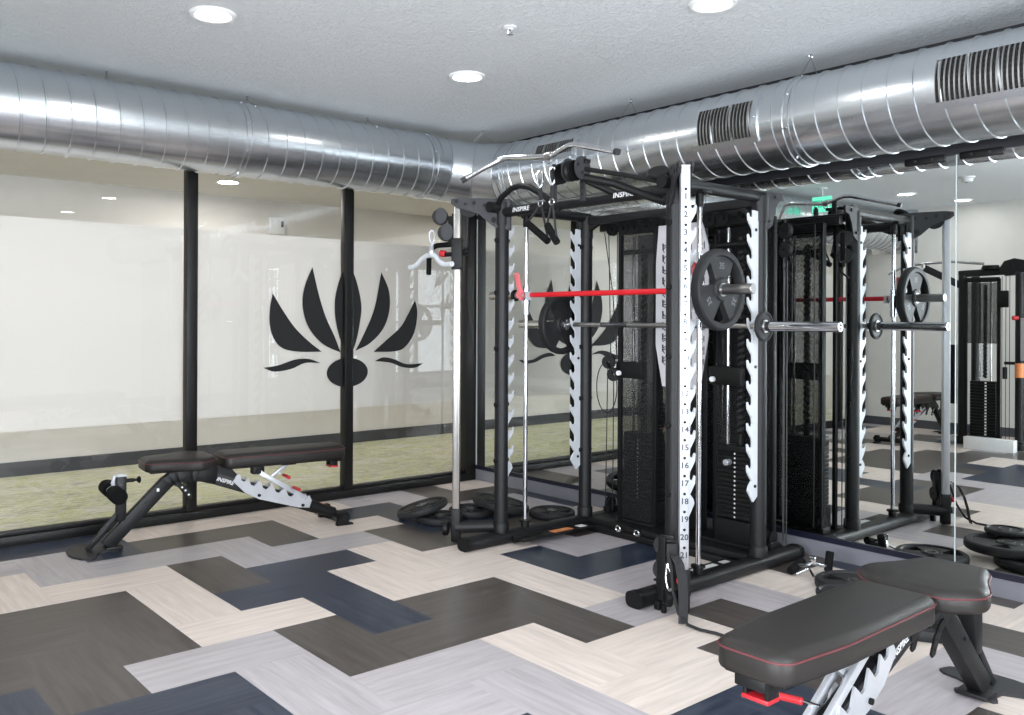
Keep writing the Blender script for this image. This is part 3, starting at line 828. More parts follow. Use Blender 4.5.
def side_of(x): return -1 if x < 2.25 else 1
for x in (XF, XN):
    s = side_of(x)
    # base rail: flattened tube, rounded front end
    y0, y1 = -1.45, -0.14
    sec = []
    for i in range(24):
        a = 2 * PI * i / 24
        sec.append((0.046 * math.copysign(abs(math.cos(a)) ** 0.7, math.cos(a)), 0.036 + 0.036 * math.copysign(abs(math.sin(a)) ** 0.7, math.sin(a))))
    b = MB().prism(sec, (x, y0, 0), X, Z, Y, (0, y1 - y0)).build('base_rail', 'powder_black', mach)
    MB().prism([(p[0] * 1.05, (p[1] - 0.036) * 1.05 + 0.037) for p in sec], (x, y0, 0), X, Z, Y, (-0.022, 0.012)).build('end_cap', 'black_plastic', b)
    MB().prism([(p[0] * 1.05, (p[1] - 0.036) * 1.05 + 0.037) for p in sec], (x, y1, 0), X, Z, Y, (-0.012, 0.02)).build('end_cap', 'black_plastic', b)
    # inner plate that carries the guide rod and a sticker
    ip = MB().box((x - s * 0.10, -0.84, 0.035), (0.10, 0.62, 0.010), bev=0.003).box((x - s * 0.062, -0.84, 0.03), (0.02, 0.62, 0.04), bev=0.003).build('rod_base_plate', 'black_steel', mach)
    MB().box((x - s * 0.10, -0.80, 0.0415), (0.05, 0.19 if s > 0 else 0.16, 0.001)).build('warning_sticker', 'label_white' if s > 0 else 'label_orange', ip, smooth=False)
    MB().box((x - s * 0.10, -0.63, 0.0415), (0.05, 0.06, 0.001)).build('warning_sticker', 'label_white', ip, smooth=False)
    for y, top in ((YF, 1.955), (YR, 1.925)):
        u = MB().cyl((x, y, 0.03), (x, y, top), 0.0395, 28)
        for z in (0.48, 0.80, 1.12, 1.44, 1.74):
            for q in (-1, 1): u.cyl((x, y + q * 0.034, z), (x, y + q * 0.05, z), 0.014, 14, mi=1, ch=0.002)
        u = u.build('upright', ['powder_black', 'black_plastic'], mach)
        MB().lathe([(0.0395, 0.07), (0.047, 0.071), (0.047, 0.12), (0.044, 0.126), (0.0395, 0.127)], (x, y, 0), Z, 28).build('foot_collar', 'black_steel', u)
        MB().lathe([(0.0395, top - 0.13), (0.043, top - 0.128), (0.043, top + 0.003), (0.03, top + 0.008), (0, top + 0.008)], (x, y, 0), Z, 28).build('top_collar', 'powder_black', u)
    # side rail along the top
    tr = MB().tube([(x, YF - 0.09, 1.925), (x, YR + 0.02, 1.925)], 0.030, 20)
    tr = tr.build('top_rail', 'powder_black', mach)
    MB().cyl((x, YF - 0.092, 1.925), (x, YF - 0.10, 1.925), 0.031, 20).build('end_plug', 'black_plastic', tr)
    # rear bracket with gusset
    MB().prism([(-0.02, 0.0), (0.13, 0.0), (0.13, -0.035), (0.09, -0.045), (0.055, -0.10), (0.035, -0.17), (-0.02, -0.20)], (x + s * 0.03, YR + 0.03, 1.95), Y, Z, X, (-0.006, 0.006)).cyl((x + s * 0.02, YR + 0.09, 1.93), (x + s * 0.045, YR + 0.09, 1.93), 0.010, 12).cyl((x + s * 0.02, YR + 0.035, 1.80), (x + s * 0.045, YR + 0.035, 1.80), 0.008, 12).build('rear_bracket', 'grey_steel', mach)
    # guide rod of the smith bar
    gr = MB().cyl((x - s * 0.02 * 0 + s * 0.0, YG, 0.04), (x, YG, 1.90), 0.0125, 18).build('guide_rod', 'chrome', mach)
    MB().lathe([(0.013, 0.04), (0.045, 0.041), (0.045, 0.052), (0.024, 0.056), (0.024, 0.10), (0.034, 0.101), (0.034, 0.112), (0.013, 0.114)], (x, YG, 0), Z, 24).build('rod_collar', 'black_plastic', gr)
    MB().lathe([(0.013, 1.83), (0.020, 1.831), (0.020, 1.90), (0.0, 1.90)], (x, YG, 0), Z, 20).build('rod_collar', 'black_plastic', gr)
    MB().box((x, YG, 1.90), (0.09, 0.07, 0.012), bev=0.003).cyl((x - 0.035, YG, 1.895), (x - 0.035, YG, 1.885), 0.007, 8).cyl((x + 0.035, YG, 1.895), (x + 0.035, YG, 1.885), 0.007, 8).build('rod_clamp', 'black_steel', gr)
    # saw-tooth hook racks on the rear and front posts
    def hook_outline(z0, z1, n, depth):
        pts = [(0.0, z0 + 0.03), (0.0, z1)]
        P = (z1 - z0 - 0.10) / n; b = depth - 0.042
        pts.append((-b, z1 + 0.004))
        for k in range(n):
            zt = z1 - k * P
            pts += [(-b, zt - P * 0.18), (-b - 0.006, zt - P * 0.30), (-depth + 0.012, zt - P * 0.30), (-depth, zt - P * 0.12), (-depth - 0.003, zt - P * 0.20),
                    (-depth, zt - P * 0.46), (-depth + 0.016, zt - P * 0.66), (-b - 0.004, zt - P * 0.90)]
        pts += [(-depth + 0.012, z0 + 0.085), (-depth + 0.004, z0 + 0.062), (-depth * 0.45, z0)]
        return pts
    o = hook_outline(0.36, 1.845, 13, 0.092)
    xr = x + s * 0.012
    h1 = MB().prism(o, (xr, YR - 0.030, 0), Y, Z, X, (-0.005, 0.005))
    for z in (0.44, 1.05, 1.75): h1.cyl((xr - 0.010, YR - 0.060, z), (xr + 0.010, YR - 0.060, z), 0.008, 12, mi=1)
    h1.build('hook_rack', ['white_paint', 'black_plastic'], mach, sharp=20)
    h2 = MB().prism([(-p[0], p[1]) for p in o], (x + s * 0.030, YF + 0.024, 0), Y, Z, X, (-0.005, 0.005))
    for z in (0.44, 1.05, 1.75): h2.cyl((x + s * 0.030 - 0.010, YF + 0.054, z), (x + s * 0.030 + 0.010, YF + 0.054, z), 0.008, 12, mi=1)
    h2.build('hook_rack', ['white_paint', 'black_plastic'], mach, sharp=20)

# cross members
fc = MB().tube([(XF, YF, 1.90), (XN, YF, 1.90)], 0.030, 20).build('front_crossmember', 'powder_black', mach)
MB().text('INSPIRE', (1.835, YF - 0.0305, 1.900), X, Z, 0.034, italic=0.18, lift=0.001, sx=1.2).text('INSPIRE', (2.575, YF - 0.0305, 1.900), X, Z, 0.034, italic=0.18, lift=0.001, sx=1.2).build('lettering', 'white_letter', fc, smooth=False)
rc = MB().bar((XF, YR, 1.90), (XN, YR, 1.90), 0.05, 0.05, bev=0.012).bar((XF, YR + 0.14, 1.87), (XN, YR + 0.14, 1.87), 0.04, 0.05, bev=0.006).build('rear_crossmember', 'powder_black', mach)
for k in range(11):
    xx = 1.80 + 0.088 * k
    if 10 == k: xx = 2.72
    MB().lathe([(0.012, -0.012), (0.040, -0.012), (0.034, -0.004), (0.034, 0.004), (0.040, 0.012), (0.012, 0.012)], (xx, YR + 0.07, 1.845), Y, 22, close=True).cyl((xx, YR + 0.05, 1.845), (xx, YR + 0.12, 1.845), 0.010, 12).build('pulley', 'black_plastic', rc)
pw = MB()
MB().bar((XF, YR, 1.835), (1.76, YR, 1.89), 0.03, 0.03).bar((XN, YR, 1.80), (2.74, YR, 1.89), 0.03, 0.03).build('corner_brace', 'powder_black', rc)
MB().box((2.25, -0.34, 0.035), (1.12, 0.36, 0.07), bev=0.012).box((2.25, -0.535, 0.02), (1.12, 0.05, 0.04), bev=0.01).build('stack_base', 'black_steel', mach)

# pull-up handles
MB().tube([(1.645, -1.20, 1.86), (1.648, -1.235, 1.93), (1.70, -1.25, 1.975), (1.80, -1.255, 2.016), (1.86, -1.252, 2.024), (1.93, -1.245, 2.008), (2.02, -1.225, 1.955), (2.12, -1.20, 1.875)], 0.0165, 14).build('pull_up_handle', 'black_steel', mach)
nh = MB().tube([(2.858, -1.20, 1.86), (2.80, -1.195, 1.845), (2.69, -1.22, 1.89), (2.56, -1.27, 1.95), (2.42, -1.335, 1.99)], 0.0205, 14).build('pull_up_handle', 'black_steel', mach)
MB().tube([(2.845, -1.20, 1.925), (2.62, -1.27, 1.985), (2.41, -1.34, 2.035)], 0.012, 10).build('cable_cover', 'black_steel', nh)
MB().tube([(2.43, -1.33, 1.975), (2.50, -1.20, 1.915)], 0.017, 12).build('boom_strut', 'black_steel', nh)
MB().lathe([(0, -0.012), (0.048, -0.012), (0.054, -0.004), (0.054, 0.006), (0.048, 0.012), (0, 0.012)], (2.80, -1.24, 1.975), V((0.25, -0.55, 0.8)), 28).cyl((2.83, -1.20, 1.93), (2.80, -1.24, 1.975), 0.02, 14).build('grip_mount', 'black_plastic', nh)

# high lat pulley on its perforated posts
for xx, yy, z1 in ((2.335, -1.255, 2.115), (2.175, -1.30, 2.08)):
    lp = MB().box((xx, yy, (1.89 + z1) / 2), (0.034, 0.012, z1 - 1.89), bev=0.002)
    for k in range(6):
        z = 1.925 + 0.032 * k
        lp.cyl((xx, yy - 0.0055, z), (xx, yy - 0.0068, z), 0.008, 10, mi=1).cyl((xx, yy + 0.0055, z), (xx, yy + 0.0068, z), 0.008, 10, mi=1)
    lp.build('perforated_post', ['grey_steel', 'hole'], mach)
pb = MB().cyl((2.335, -1.36, 2.03), (2.425, -1.36, 2.03), 0.009, 12)
out = [(0.05 * math.cos(a) * (1.0 if math.cos(a) < 0 else 1.2), 0.058 * math.sin(a)) for a in [2 * PI * i / 28 for i in range(28)]]
for xx in (2.335, 2.425): pb.prism(out, (xx, -1.36, 2.035), Y, Z, X, (-0.004, 0.004))
for q in ((-1.39, 2.05), (-1.36, 2.012), (-1.325, 2.035)): pb.cyl((2.427, q[0], q[1]), (2.433, q[0], q[1]), 0.009, 12, mi=1)
pb = pb.build('lat_pulley_bracket', ['grey_steel', 'hole'], mach)
MB().lathe([(0.008, -0.014), (0.052, -0.014), (0.043, -0.004), (0.043, 0.004), (0.052, 0.014), (0.008, 0.014)], (2.38, -1.37, 2.025), X, 30, close=True).build('pulley', 'black_plastic', pb)
MB().lathe([(0.008, -0.014), (0.050, -0.014), (0.042, -0.004), (0.042, 0.004), (0.050, 0.014), (0.008, 0.014)], (2.27, -1.36, 2.02), X, 30, close=True).bar((2.24, -1.33, 2.07), (2.44, -1.33, 2.07), 0.04, 0.02).build('pulley', 'black_plastic', pb)

# splayed cable columns with adjustable trolleys
COLS = [(1.452, -1.365, XF, YF), (3.03, -1.345, XN, YF)]
def column(cx, cy, ux, uy, near):
    d = V((cx - ux, cy - uy, 0)); d.normalize(); w = V((-d.y, d.x, 0))
    Rm = Matrix((d, w, Z)).transposed()
    c = MB().box((cx, cy, 1.073), (0.040, 0.040, 1.776), Rm, bev=0.004)
    z = 1.86; k = 0
    while z > 0.24:
        p = V((cx, cy, z)); k += 1
        c.cyl(p + d * 0.0195, p + d * 0.0206, 0.0064, 12, mi=1)
        c.text(str(k), p + d * 0.0202 - Z * 0.033, w, Z, 0.036, mi=2, lift=0.0006)
        z -= 0.0785
    c = c.build('cable_column', ['satin_steel' if not near else 'silver_paint', 'hole', 'dark_letter'], mach)  # near column brighter: the window reflection on its chrome is put into the colour
    MB().box((cx, cy, 1.963), (0.043, 0.043, 0.006), Rm, bev=0.002).build('column_cap', 'silver_paint' if near else 'grey_steel', c)
    # black foot
    MB().box((cx, cy, 0.10), (0.052, 0.052, 0.19), Rm, bev=0.006).build('column_foot', 'black_steel', c)
    # lower arm tube to the base
    MB().tube([(cx, cy, 0.085), (ux, uy + 0.01, 0.10)], 0.034, 16).build('lower_arm', 'powder_black', mach)
    # end pulley at the foot
    e = V((cx, cy, 0.075)) + d * 0.05
    pf = MB().lathe([(0, -0.026), (0.034, -0.026), (0.040, -0.020), (0.040, 0.0), (0.034, 0.006), (0.018, 0.008), (0, 0.006)], e + d * 0.02 if not near else e - w * 0.06 + d * -0.02, d if not near else w, 24).build('foot_pulley', 'black_plastic', mach)
    # upper arm: perforated gusset plates
    o = V((ux, uy, 0)); L = (V((cx, cy, 0)) - o).length
    out = [(-0.05, 1.972), (0.09, 1.98), (L - 0.02, 1.985), (L + 0.03, 1.98), (L + 0.035, 1.955), (L + 0.01, 1.935), (L - 0.05, 1.915), (0.13, 1.89), (0.07, 1.835), (0.01, 1.80), (-0.05, 1.80)]
    for q in (-0.028, 0.028):
        ua = MB().prism(out, o + w * q, d, Z, w, (-0.004, 0.004))
        for (a, z, r) in ((0.16, 1.955, 0.012), (0.10, 1.94, 0.009), (0.03, 1.94, 0.012), (0.045, 1.855, 0.016), (L - 0.0, 1.965, 0.012), (0.21, 1.95, 0.008)):
            p = o + d * a + w * (q * 1.16) + Z * z
            ua.cyl(p, p + w * (0.0022 if q > 0 else -0.0022), r, 14, mi=1)
        ua = ua.build('arm_bracket', ['grey_steel', 'hole'], mach)
    MB().lathe([(0.006, -0.012), (0.05, -0.012), (0.042, -0.003), (0.042, 0.003), (0.05, 0.012), (0.006, 0.012)], o + d * (L - 0.07) + Z * 1.925, w, 26, close=True).build('pulley', 'black_plastic', ua)
    return d, w, Rm
def trolley(cx, cy, d, w, Rm, z, near):
    t = MB().box((cx, cy, z), (0.062, 0.062, 0.18 if not near else 0.16), Rm, bev=0.006).build('cable_trolley', 'black_steel', mach)
    return t
dW = []
for i, (cx, cy, ux, uy) in enumerate(COLS):
    dW.append(column(cx, cy, ux, uy, i == 1))
# far trolley, high on its column
cx, cy = COLS[0][:2]; d, w, Rm = dW[0]
t0 = trolley(cx, cy, d, w, Rm, 1.665, False)
def cam_left(p, a, b): return p
for (px, py, pz, r) in ((1.335, -1.40, 1.886, 0.042), (1.392, -1.40, 1.788, 0.044)):
    hs = [(r * 0.80 * math.cos(2 * PI * k / 28), r * 1.12 * math.sin(2 * PI * k / 28)) for k in range(28)]
    ax = V((0.70, -0.71, 0)).normalized(); ex = V((0.71, 0.70, 0)).normalized()
    q = MB().prism([(p[0] * (1.0 if p[0] < 0 else 1.0), p[1]) for p in hs if True], V((px + 0.010, py, pz + 0.006)) + ax * 0.017, ex, Z, ax, (-0.003, 0.003)).prism(hs, V((px + 0.010, py, pz + 0.006)) - ax * 0.017, ex, Z, ax, (-0.003, 0.003)).build('pulley_cheek', 'grey_steel', t0)
    MB().lathe([(0.006, -0.012), (r * 1.12, -0.014), (r * 0.95, -0.003), (r * 0.95, 0.003), (r * 1.12, 0.014), (0.006, 0.014)], (px, py, pz), ax, 28, close=True).cyl(V((px, py, pz)) + ax * 0.02, V((px, py, pz)) + ax * 0.026, 0.010, 12).build('pulley', 'black_plastic', t0)
MB().bar((1.40, -1.385, 1.80), (1.44, -1.37, 1.80), 0.03, 0.17).bar((1.43, -1.37, 1.90), (1.43, -1.37, 1.73), 0.026, 0.02, up=(1, 0, 0)).build('pulley_yoke', 'black_steel', t0)
MB().tube([(1.452, -1.37, 1.722), (1.30, -1.395, 1.722), (1.262, -1.40, 1.712), (1.236, -1.40, 1.68), (1.226, -1.40, 1.64), (1.224, -1.40, 1.551)], 0.0155, 12).build('trolley_handle', 'foam', t0)
MB().cyl((1.452, -1.37, 1.665), (1.37, -1.39, 1.665), 0.013, 14).build('pin_housing', 'black_steel', t0)
MB().cyl((1.375, -1.39, 1.668), (1.335, -1.398, 1.674), 0.020, 14, ch=0.004).build('pull_knob', 'red_plastic', t0)
MB().tube([(1.50, -1.33, 1.93), (1.505, -1.34, 1.80), (1.503, -1.345, 1.69)], 0.003, 8).tube([(1.512, -1.335, 1.93), (1.515, -1.34, 1.80), (1.513, -1.345, 1.69)], 0.003, 8).build('cable', 'cable', mach)
star = MB()
for k in range(5): star.ball((1.507 + 0.016 * math.cos(k * 2 * PI / 5), -1.35, 1.675 + 0.022 * math.sin(k * 2 * PI / 5)), 0.009, 8)
star.cyl((1.507, -1.36, 1.675), (1.507, -1.34, 1.675), 0.014, 12).build('cable_stop_knob', 'black_plastic', mach)
# near trolley, at the foot of its column
cx, cy = COLS[1][:2]; d, w, Rm = dW[1]
t1 = MB().box((2.995, -1.385, 0.21), (0.06, 0.05, 0.20), Rm, bev=0.006).box((2.972, -1.372, 0.27), (0.045, 0.045, 0.10), Rm, bev=0.005).build('cable_trolley', 'black_steel', mach)
MB().lathe([(0.006, -0.012), (0.044, -0.012), (0.036, -0.002), (0.036, 0.002), (0.044, 0.012), (0.006, 0.012)], (2.955, -1.385, 0.29), V((0.6, -0.8, 0)), 28, close=True).lathe([(0.006, -0.012), (0.044, -0.012), (0.036, -0.002), (0.036, 0.002), (0.044, 0.012), (0.006, 0.012)], (2.95, -1.385, 0.18), V((0.6, -0.8, 0)), 28, close=True).build('pulley', 'black_plastic', t1)
MB().bar((2.955, -1.40, 0.05), (2.955, -1.40, 0.33), 0.05, 0.018, up=(0, 1, 0)).bar((2.965, -1.395, 0.33), (3.01, -1.38, 0.33), 0.02, 0.02).build('pulley_yoke', 'black_steel', t1)
MB().cyl((3.045, -1.39, 0.155), (3.062, -1.41, 0.155), 0.016, 14, ch=0.004).build('pull_knob', 'red_plastic', t1)
MB().box((3.055, -1.372, 0.045), (0.035, 0.004, 0.05), Rm).build('sticker', 'label_white', t1, smooth=False)
MB().box((2.935, -1.395, 0.02), (0.03, 0.03, 0.04), bev=0.004).box((2.98, -1.415, 0.018), (0.02, 0.02, 0.036), bev=0.004).build('rubber_foot', 'black_plastic', t1)

# smith bar on the guide rods
sb = MB().cyl((1.66, YG - 0.02, 1.43), (2.85, YG - 0.02, 1.43), 0.0145, 20).build('smith_bar', 'red_paint', mach)
for x in (XF, XN):
    s = side_of(x)
    MB().lathe([(0.0135, -0.085), (0.020, -0.083), (0.020, -0.03), (0.024, -0.028), (0.024, 0.055), (0.020, 0.057), (0.020, 0.083), (0.0135, 0.085)], (x, YG, 1.40), Z, 24, close=True).build('linear_bearing', 'chrome', sb)
    MB().cyl((x - s * 0.03, YG - 0.01, 1.43), (x + s * 0.075, YG - 0.01, 1.43), 0.020, 18).box((x - s * 0.055, YG - 0.03, 1.425), (0.02, 0.05, 0.05), bev=0.004).build('bearing_block', 'silver_paint', sb)
    MB().cyl((x + s * 0.07, YG - 0.01, 1.43), (x + s * 0.09, YG - 0.01, 1.43), 0.034, 22, ch=0.004).build('end_stop', 'black_plastic', sb)
    o = V((x + s * 0.016, YG - 0.035, 1.43))
    MB().prism([(0.026, -0.028), (0.036, 0.0), (0.012, 0.04), (-0.006, 0.125), (-0.018, 0.134), (-0.034, 0.128), (-0.032, 0.10), (-0.016, 0.03), (-0.026, -0.005), (0.0, -0.03)], o, X * 0.6 + Y * 0.8, Z, V((0.8, -0.6, 0)), (-0.007, 0.007)).build('lock_lever', 'red_plastic', sb)
    MB().cyl((x + s * 0.09, YG - 0.01, 1.43), (x + s * 0.30, YG - 0.01, 1.43), 0.0245, 24, ch=0.003).build('sleeve', 'satin_steel', sb)

# weight stacks with screens
def weight_stack(xc, near):
    ws = MB().box((xc, -0.34, 0.135), (0.24, 0.13, 0.14), bev=0.004).build('weight_stack', 'black_steel', mach)
    for k in range(15):
        z = 0.222 + 0.0245 * k
        MB().box((xc, -0.34, z), (0.225, 0.11, 0.0225), bev=0.003).cyl((xc + (0.0), -0.3955, z), (xc, -0.3975, z), 0.0055, 10, mi=1).build('stack_plate', ['black_steel', 'label_white'], ws)
    MB().box((xc, -0.34, 0.585), (0.225, 0.11, 0.045), bev=0.006).cyl((xc, -0.34, 0.60), (xc, -0.34, 0.67), 0.018, 14).build('top_plate', 'black_steel', ws)
    g = MB()
    for q in (-1, 1): g.cyl((xc + q * 0.082, -0.34, 0.07), (xc + q * 0.082, -0.34, 1.80), 0.0095, 14)
    g.build('stack_rod', 'chrome', ws)
    if near: MB().cyl((xc - 0.03, -0.398, 0.518), (xc - 0.03, -0.44, 0.518), 0.017, 18, ch=0.003).build('selector_pin', 'silver_paint', ws)
    # thick coiled cord above the selected plates
    pts = []
    for i in range(240):
        a = i * 2 * PI / 8; pts.append((xc + 0.009 * math.cos(a), -0.34 + 0.009 * math.sin(a), 0.66 + 1.08 * i / 240))
    MB().tube(pts, 0.0135, 7).build('coiled_cord', 'rubber', ws)
    MB().box((xc - 0.05, -0.40, 0.985), (0.20, 0.05, 0.10), bev=0.006).cyl((xc - 0.115, -0.43, 0.965), (xc - 0.115, -0.446, 0.965), 0.015, 14, mi=1).build('stack_clamp', ['black_plastic', 'white_plastic'], ws)
    MB().cyl((xc - 0.13, -0.38, 1.70), (xc + 0.09, -0.38, 1.70), 0.016, 12).bar((xc - 0.14, -0.38, 1.64), (xc - 0.14, -0.38, 1.76), 0.014, 0.014, up=(0, 1, 0)).build('rod_clamp', 'black_plastic', ws)
for xc, nr in ((1.985, False), (2.655, True)): weight_stack(xc, nr)
def shroud(x0, x1, yf):
    fr = MB()
    for x in (x0, x1): fr.box((x, yf, 0.95), (0.022, 0.03, 1.80), bev=0.004)
    for z in (0.06, 1.83): fr.box(((x0 + x1) / 2, yf, z), (x1 - x0, 0.03, 0.05), bev=0.004)
    return fr.build('screen_frame', 'black_plastic', mach)
f1 = shroud(1.86, 2.13, -0.41)
MB().box((1.995, -0.41, 0.95), (0.25, 0.003, 1.72)).box((1.995, -0.26, 0.95), (0.25, 0.003, 1.72)).build('perforated_screen', 'screen', f1, smooth=False)
f2 = shroud(2.44, 2.80, -0.40)
MB().box((2.62, -0.27, 0.95), (0.34, 0.003, 1.72)).build('perforated_screen', 'screen', f2, smooth=False)
f3 = shroud(2.44, 2.80, -0.26)
MB().box((2.28, -0.25, 1.0), (0.16, 0.05, 1.86), bev=0.006).build('centre_post', 'black_steel', mach)

# instruction placard between the stacks
gl = MB().prism([(-0.16, 1.835), (0.14, 1.835), (0.182, 1.70), (0.182, 1.20), (0.13, 0.905), (-0.13, 0.905), (-0.178, 1.14), (-0.178, 1.62)], (2.325, -0.43, 0), X, Z, Y, (-0.004, 0.004))
rr = random.Random(3)
for r_ in range(13):
    for c_ in range(4):
        xx = 2.325 - 0.127 + 0.085 * c_; z = 1.77 - 0.065 * r_
        if abs(xx - 2.325) > 0.11 and (z > 1.72 or z < 1.02): continue
        # small stick figures and captions
        gl.box((xx, -0.4345, z), (0.010, 0.0008, 0.028), mi=1).box((xx, -0.4345, z + 0.020), (0.012, 0.0008, 0.012), mi=1)
        for q in range(3):
            an = rr.uniform(-1.2, 1.2); gl.box((xx + 0.010 * math.cos(an), -0.4345, z + 0.010 - 0.013 * q), (0.026, 0.0008, 0.006), Matrix.Rotation(an, 3, 'Y'), mi=1)
        gl.box((xx + 0.028, -0.4345, z), (0.006, 0.0008, rr.uniform(0.03, 0.05)), mi=1)
gl.build('instruction_placard', ['placard', 'dark_letter'], mach, smooth=False)

# cables on the far and near sides, floating pulleys
cb = MB()
for a, b in (((1.655, -0.33, 1.84), (1.70, -0.30, 1.45)), ((1.70, -0.30, 1.45), (1.735, -0.30, 1.04)), ((1.69, -0.33, 1.84), (1.685, -0.30, 1.03)), ((1.735, -0.30, 1.84), (1.735, -0.30, 0.95)), ((1.66, -0.30, 1.0), (1.645, -0.30, 0.08)), ((1.71, -0.30, 0.94), (1.705, -0.30, 0.08)), ((1.76, -0.3, 1.84), (1.765, -0.3, 0.10)),
             ((2.78, -0.2, 1.84), (2.78, -0.2, 0.10)), ((2.83, -0.2, 1.84), (2.83, -0.2, 0.10)), ((2.89, -0.31, 1.78), (2.89, -0.31, 0.10)), ((2.91, -0.31, 1.60), (2.91, -0.31, 0.12))):
    cb.tube([a, b], 0.0032, 8)
cb.tube([(1.66 + 0.085 * math.sin(0.3 + i * 0.2), -0.31, 0.86 + 0.16 * math.cos(0.3 + i * 0.2)) for i in range(30)], 0.0032, 8)
cb.build('cable', 'cable', mach)
fl = MB()
for (px, pz) in ((1.678, 1.021), (1.72, 0.945)):
    fl.lathe([(0.006, -0.013), (0.043, -0.013), (0.036, -0.003), (0.036, 0.003), (0.043, 0.013), (0.006, 0.013)], (px, -0.31, pz), V((0.4, -0.9, 0)), 28, close=True)
fl.bar((1.678, -0.325, 1.021), (1.72, -0.325, 0.945), 0.004, 0.02)
fl.build('floating_pulley', 'black_plastic', mach)
fl = MB()
for pz in (1.76, 1.66):
    fl.lathe([(0.006, -0.013), (0.043, -0.013), (0.036, -0.003), (0.036, 0.003), (0.043, 0.013), (0.006, 0.013)], (2.90, -0.31, pz), V((0.4, 0.9, 0)), 28, close=True)
fl.bar((2.90, -0.29, 1.79), (2.90, -0.29, 1.63), 0.03, 0.004, up=(0, 1, 0)).tube([(2.90, -0.31, 1.62), (2.88, -0.30, 1.57), (2.93, -0.30, 1.53)], 0.006, 8)
fl.build('floating_pulley', 'black_plastic', mach)
for xx in (1.66, 2.80):
    MB().lathe([(0.006, -0.013), (0.04, -0.013), (0.034, -0.003), (0.034, 0.003), (0.04, 0.013), (0.006, 0.013)], (xx, -0.27, 0.12), X, 24, close=True).box((xx, -0.27, 0.07), (0.05, 0.09, 0.07), bev=0.01).build('base_pulley', 'black_plastic', mach)
for k, (x, y) in enumerate(((1.98, -0.565), (2.12, -0.565), (2.30, -0.57))):
    MB().tube([(x + 0.016 * math.cos(i * PI / 5), y, 0.058 + 0.016 * math.sin(i * PI / 5)) for i in range(10)], 0.0035, 6, closed=True).box((x, y + 0.012, 0.045), (0.03, 0.02, 0.012), bev=0.003).build('anchor_ring', 'chrome', mach)

# ------------------------------------------------------------------ bars and plates on the rack
def barbell(loc):
    t = thing('barbell', 'long steel barbell resting in the white hooks of the rear posts', 'barbell', loc)
    x, y, z = loc
    sh = MB().cyl((x - 0.66, y, z), (x + 0.66, y, z), 0.0142, 20).build('shaft', 'satin_steel', t)
    kn = MB()
    for s in (-1, 1):
        kn.lathe([(0.0143, 0.0), (0.0150, 0.003), (0.0150, 0.20), (0.0143, 0.203)], (x + s * 0.18, y, z), X * s, 20)
    kn.build('knurled_grip', 'dark_chrome', t)
    for s in (-1, 1):
        MB().lathe([(0, -0.004), (0.022, -0.004), (0.034, 0.0), (0.034, 0.026), (0.025, 0.03), (0.025, 0.436), (0.022, 0.44), (0.015, 0.44), (0.015, 0.434), (0, 0.434)], (x + s * 0.66, y, z), X * s, 28).build('sleeve', 'chrome', t)
    return t
BX, BY, BZ = 2.247, YR - 0.098, 1.258
barbell((BX, BY, BZ))
make_plate(0.375, 0.05, 'large black grip plate on the far end of the steel barbell', (BX - 0.66 - 0.031, BY, BZ), (Matrix.Rotation(-PI / 2, 3, 'Y') @ Matrix.Rotation(-PI / 2, 3, 'Z')).to_euler(), text='35')
make_plate(0.155, 0.022, 'small black plate on the near end of the steel barbell', (BX + 0.66 + 0.030, BY, BZ), (0, PI / 2, 0.0), slots=False, text=None)
pz = make_plate(0.385, 0.05, 'large grey-black grip plate on the near sleeve of the red bar', (XN + 0.092, YG - 0.01, 1.43), (0, PI / 2, 0), text='35')
pz.rotation_euler = (Matrix.Rotation(PI / 2, 3, 'Y') @ Matrix.Rotation(PI / 2, 3, 'Z')).to_euler()

# lat bar lying on the high pulley
def lat_bar():
    t = thing('lat_pulldown_bar', 'long bent chrome lat bar resting on top of the high pulley', 'cable bar', (2.15, -1.38, 2.10))
    P = [(1.722, -1.55, 2.036), (1.80, -1.475, 2.098), (1.868, -1.412, 2.143), (1.895, -1.40, 2.151), (1.95, -1.39, 2.148), (2.10, -1.38, 2.130), (2.19, -1.375, 2.121), (2.24, -1.37, 2.126), (2.31, -1.366, 2.148), (2.35, -1.366, 2.156), (2.395, -1.37, 2.153), (2.71, -1.42, 2.063)]
    MB().tube(P, 0.0145, 16).build('bar', 'chrome', t)
    MB().cyl((2.690, -1.4168, 2.0687), (2.713, -1.4205, 2.062), 0.0152, 16).build('end_cap', 'grey_steel', t)
    MB().cyl((1.738, -1.5346, 2.049), (1.720, -1.552, 2.0345), 0.0152, 16).build('end_cap', 'grey_steel', t)
    MB().cyl((2.19, -1.374, 2.121), (2.23, -1.372, 2.124), 0.021, 16).tube([(2.21 + 0.016 * math.cos(i * PI / 5), -1.373, 2.099 + 0.016 * math.sin(i * PI / 5)) for i in range(10)], 0.004, 6, closed=True).build('swivel', 'satin_steel', t)
lat_bar()

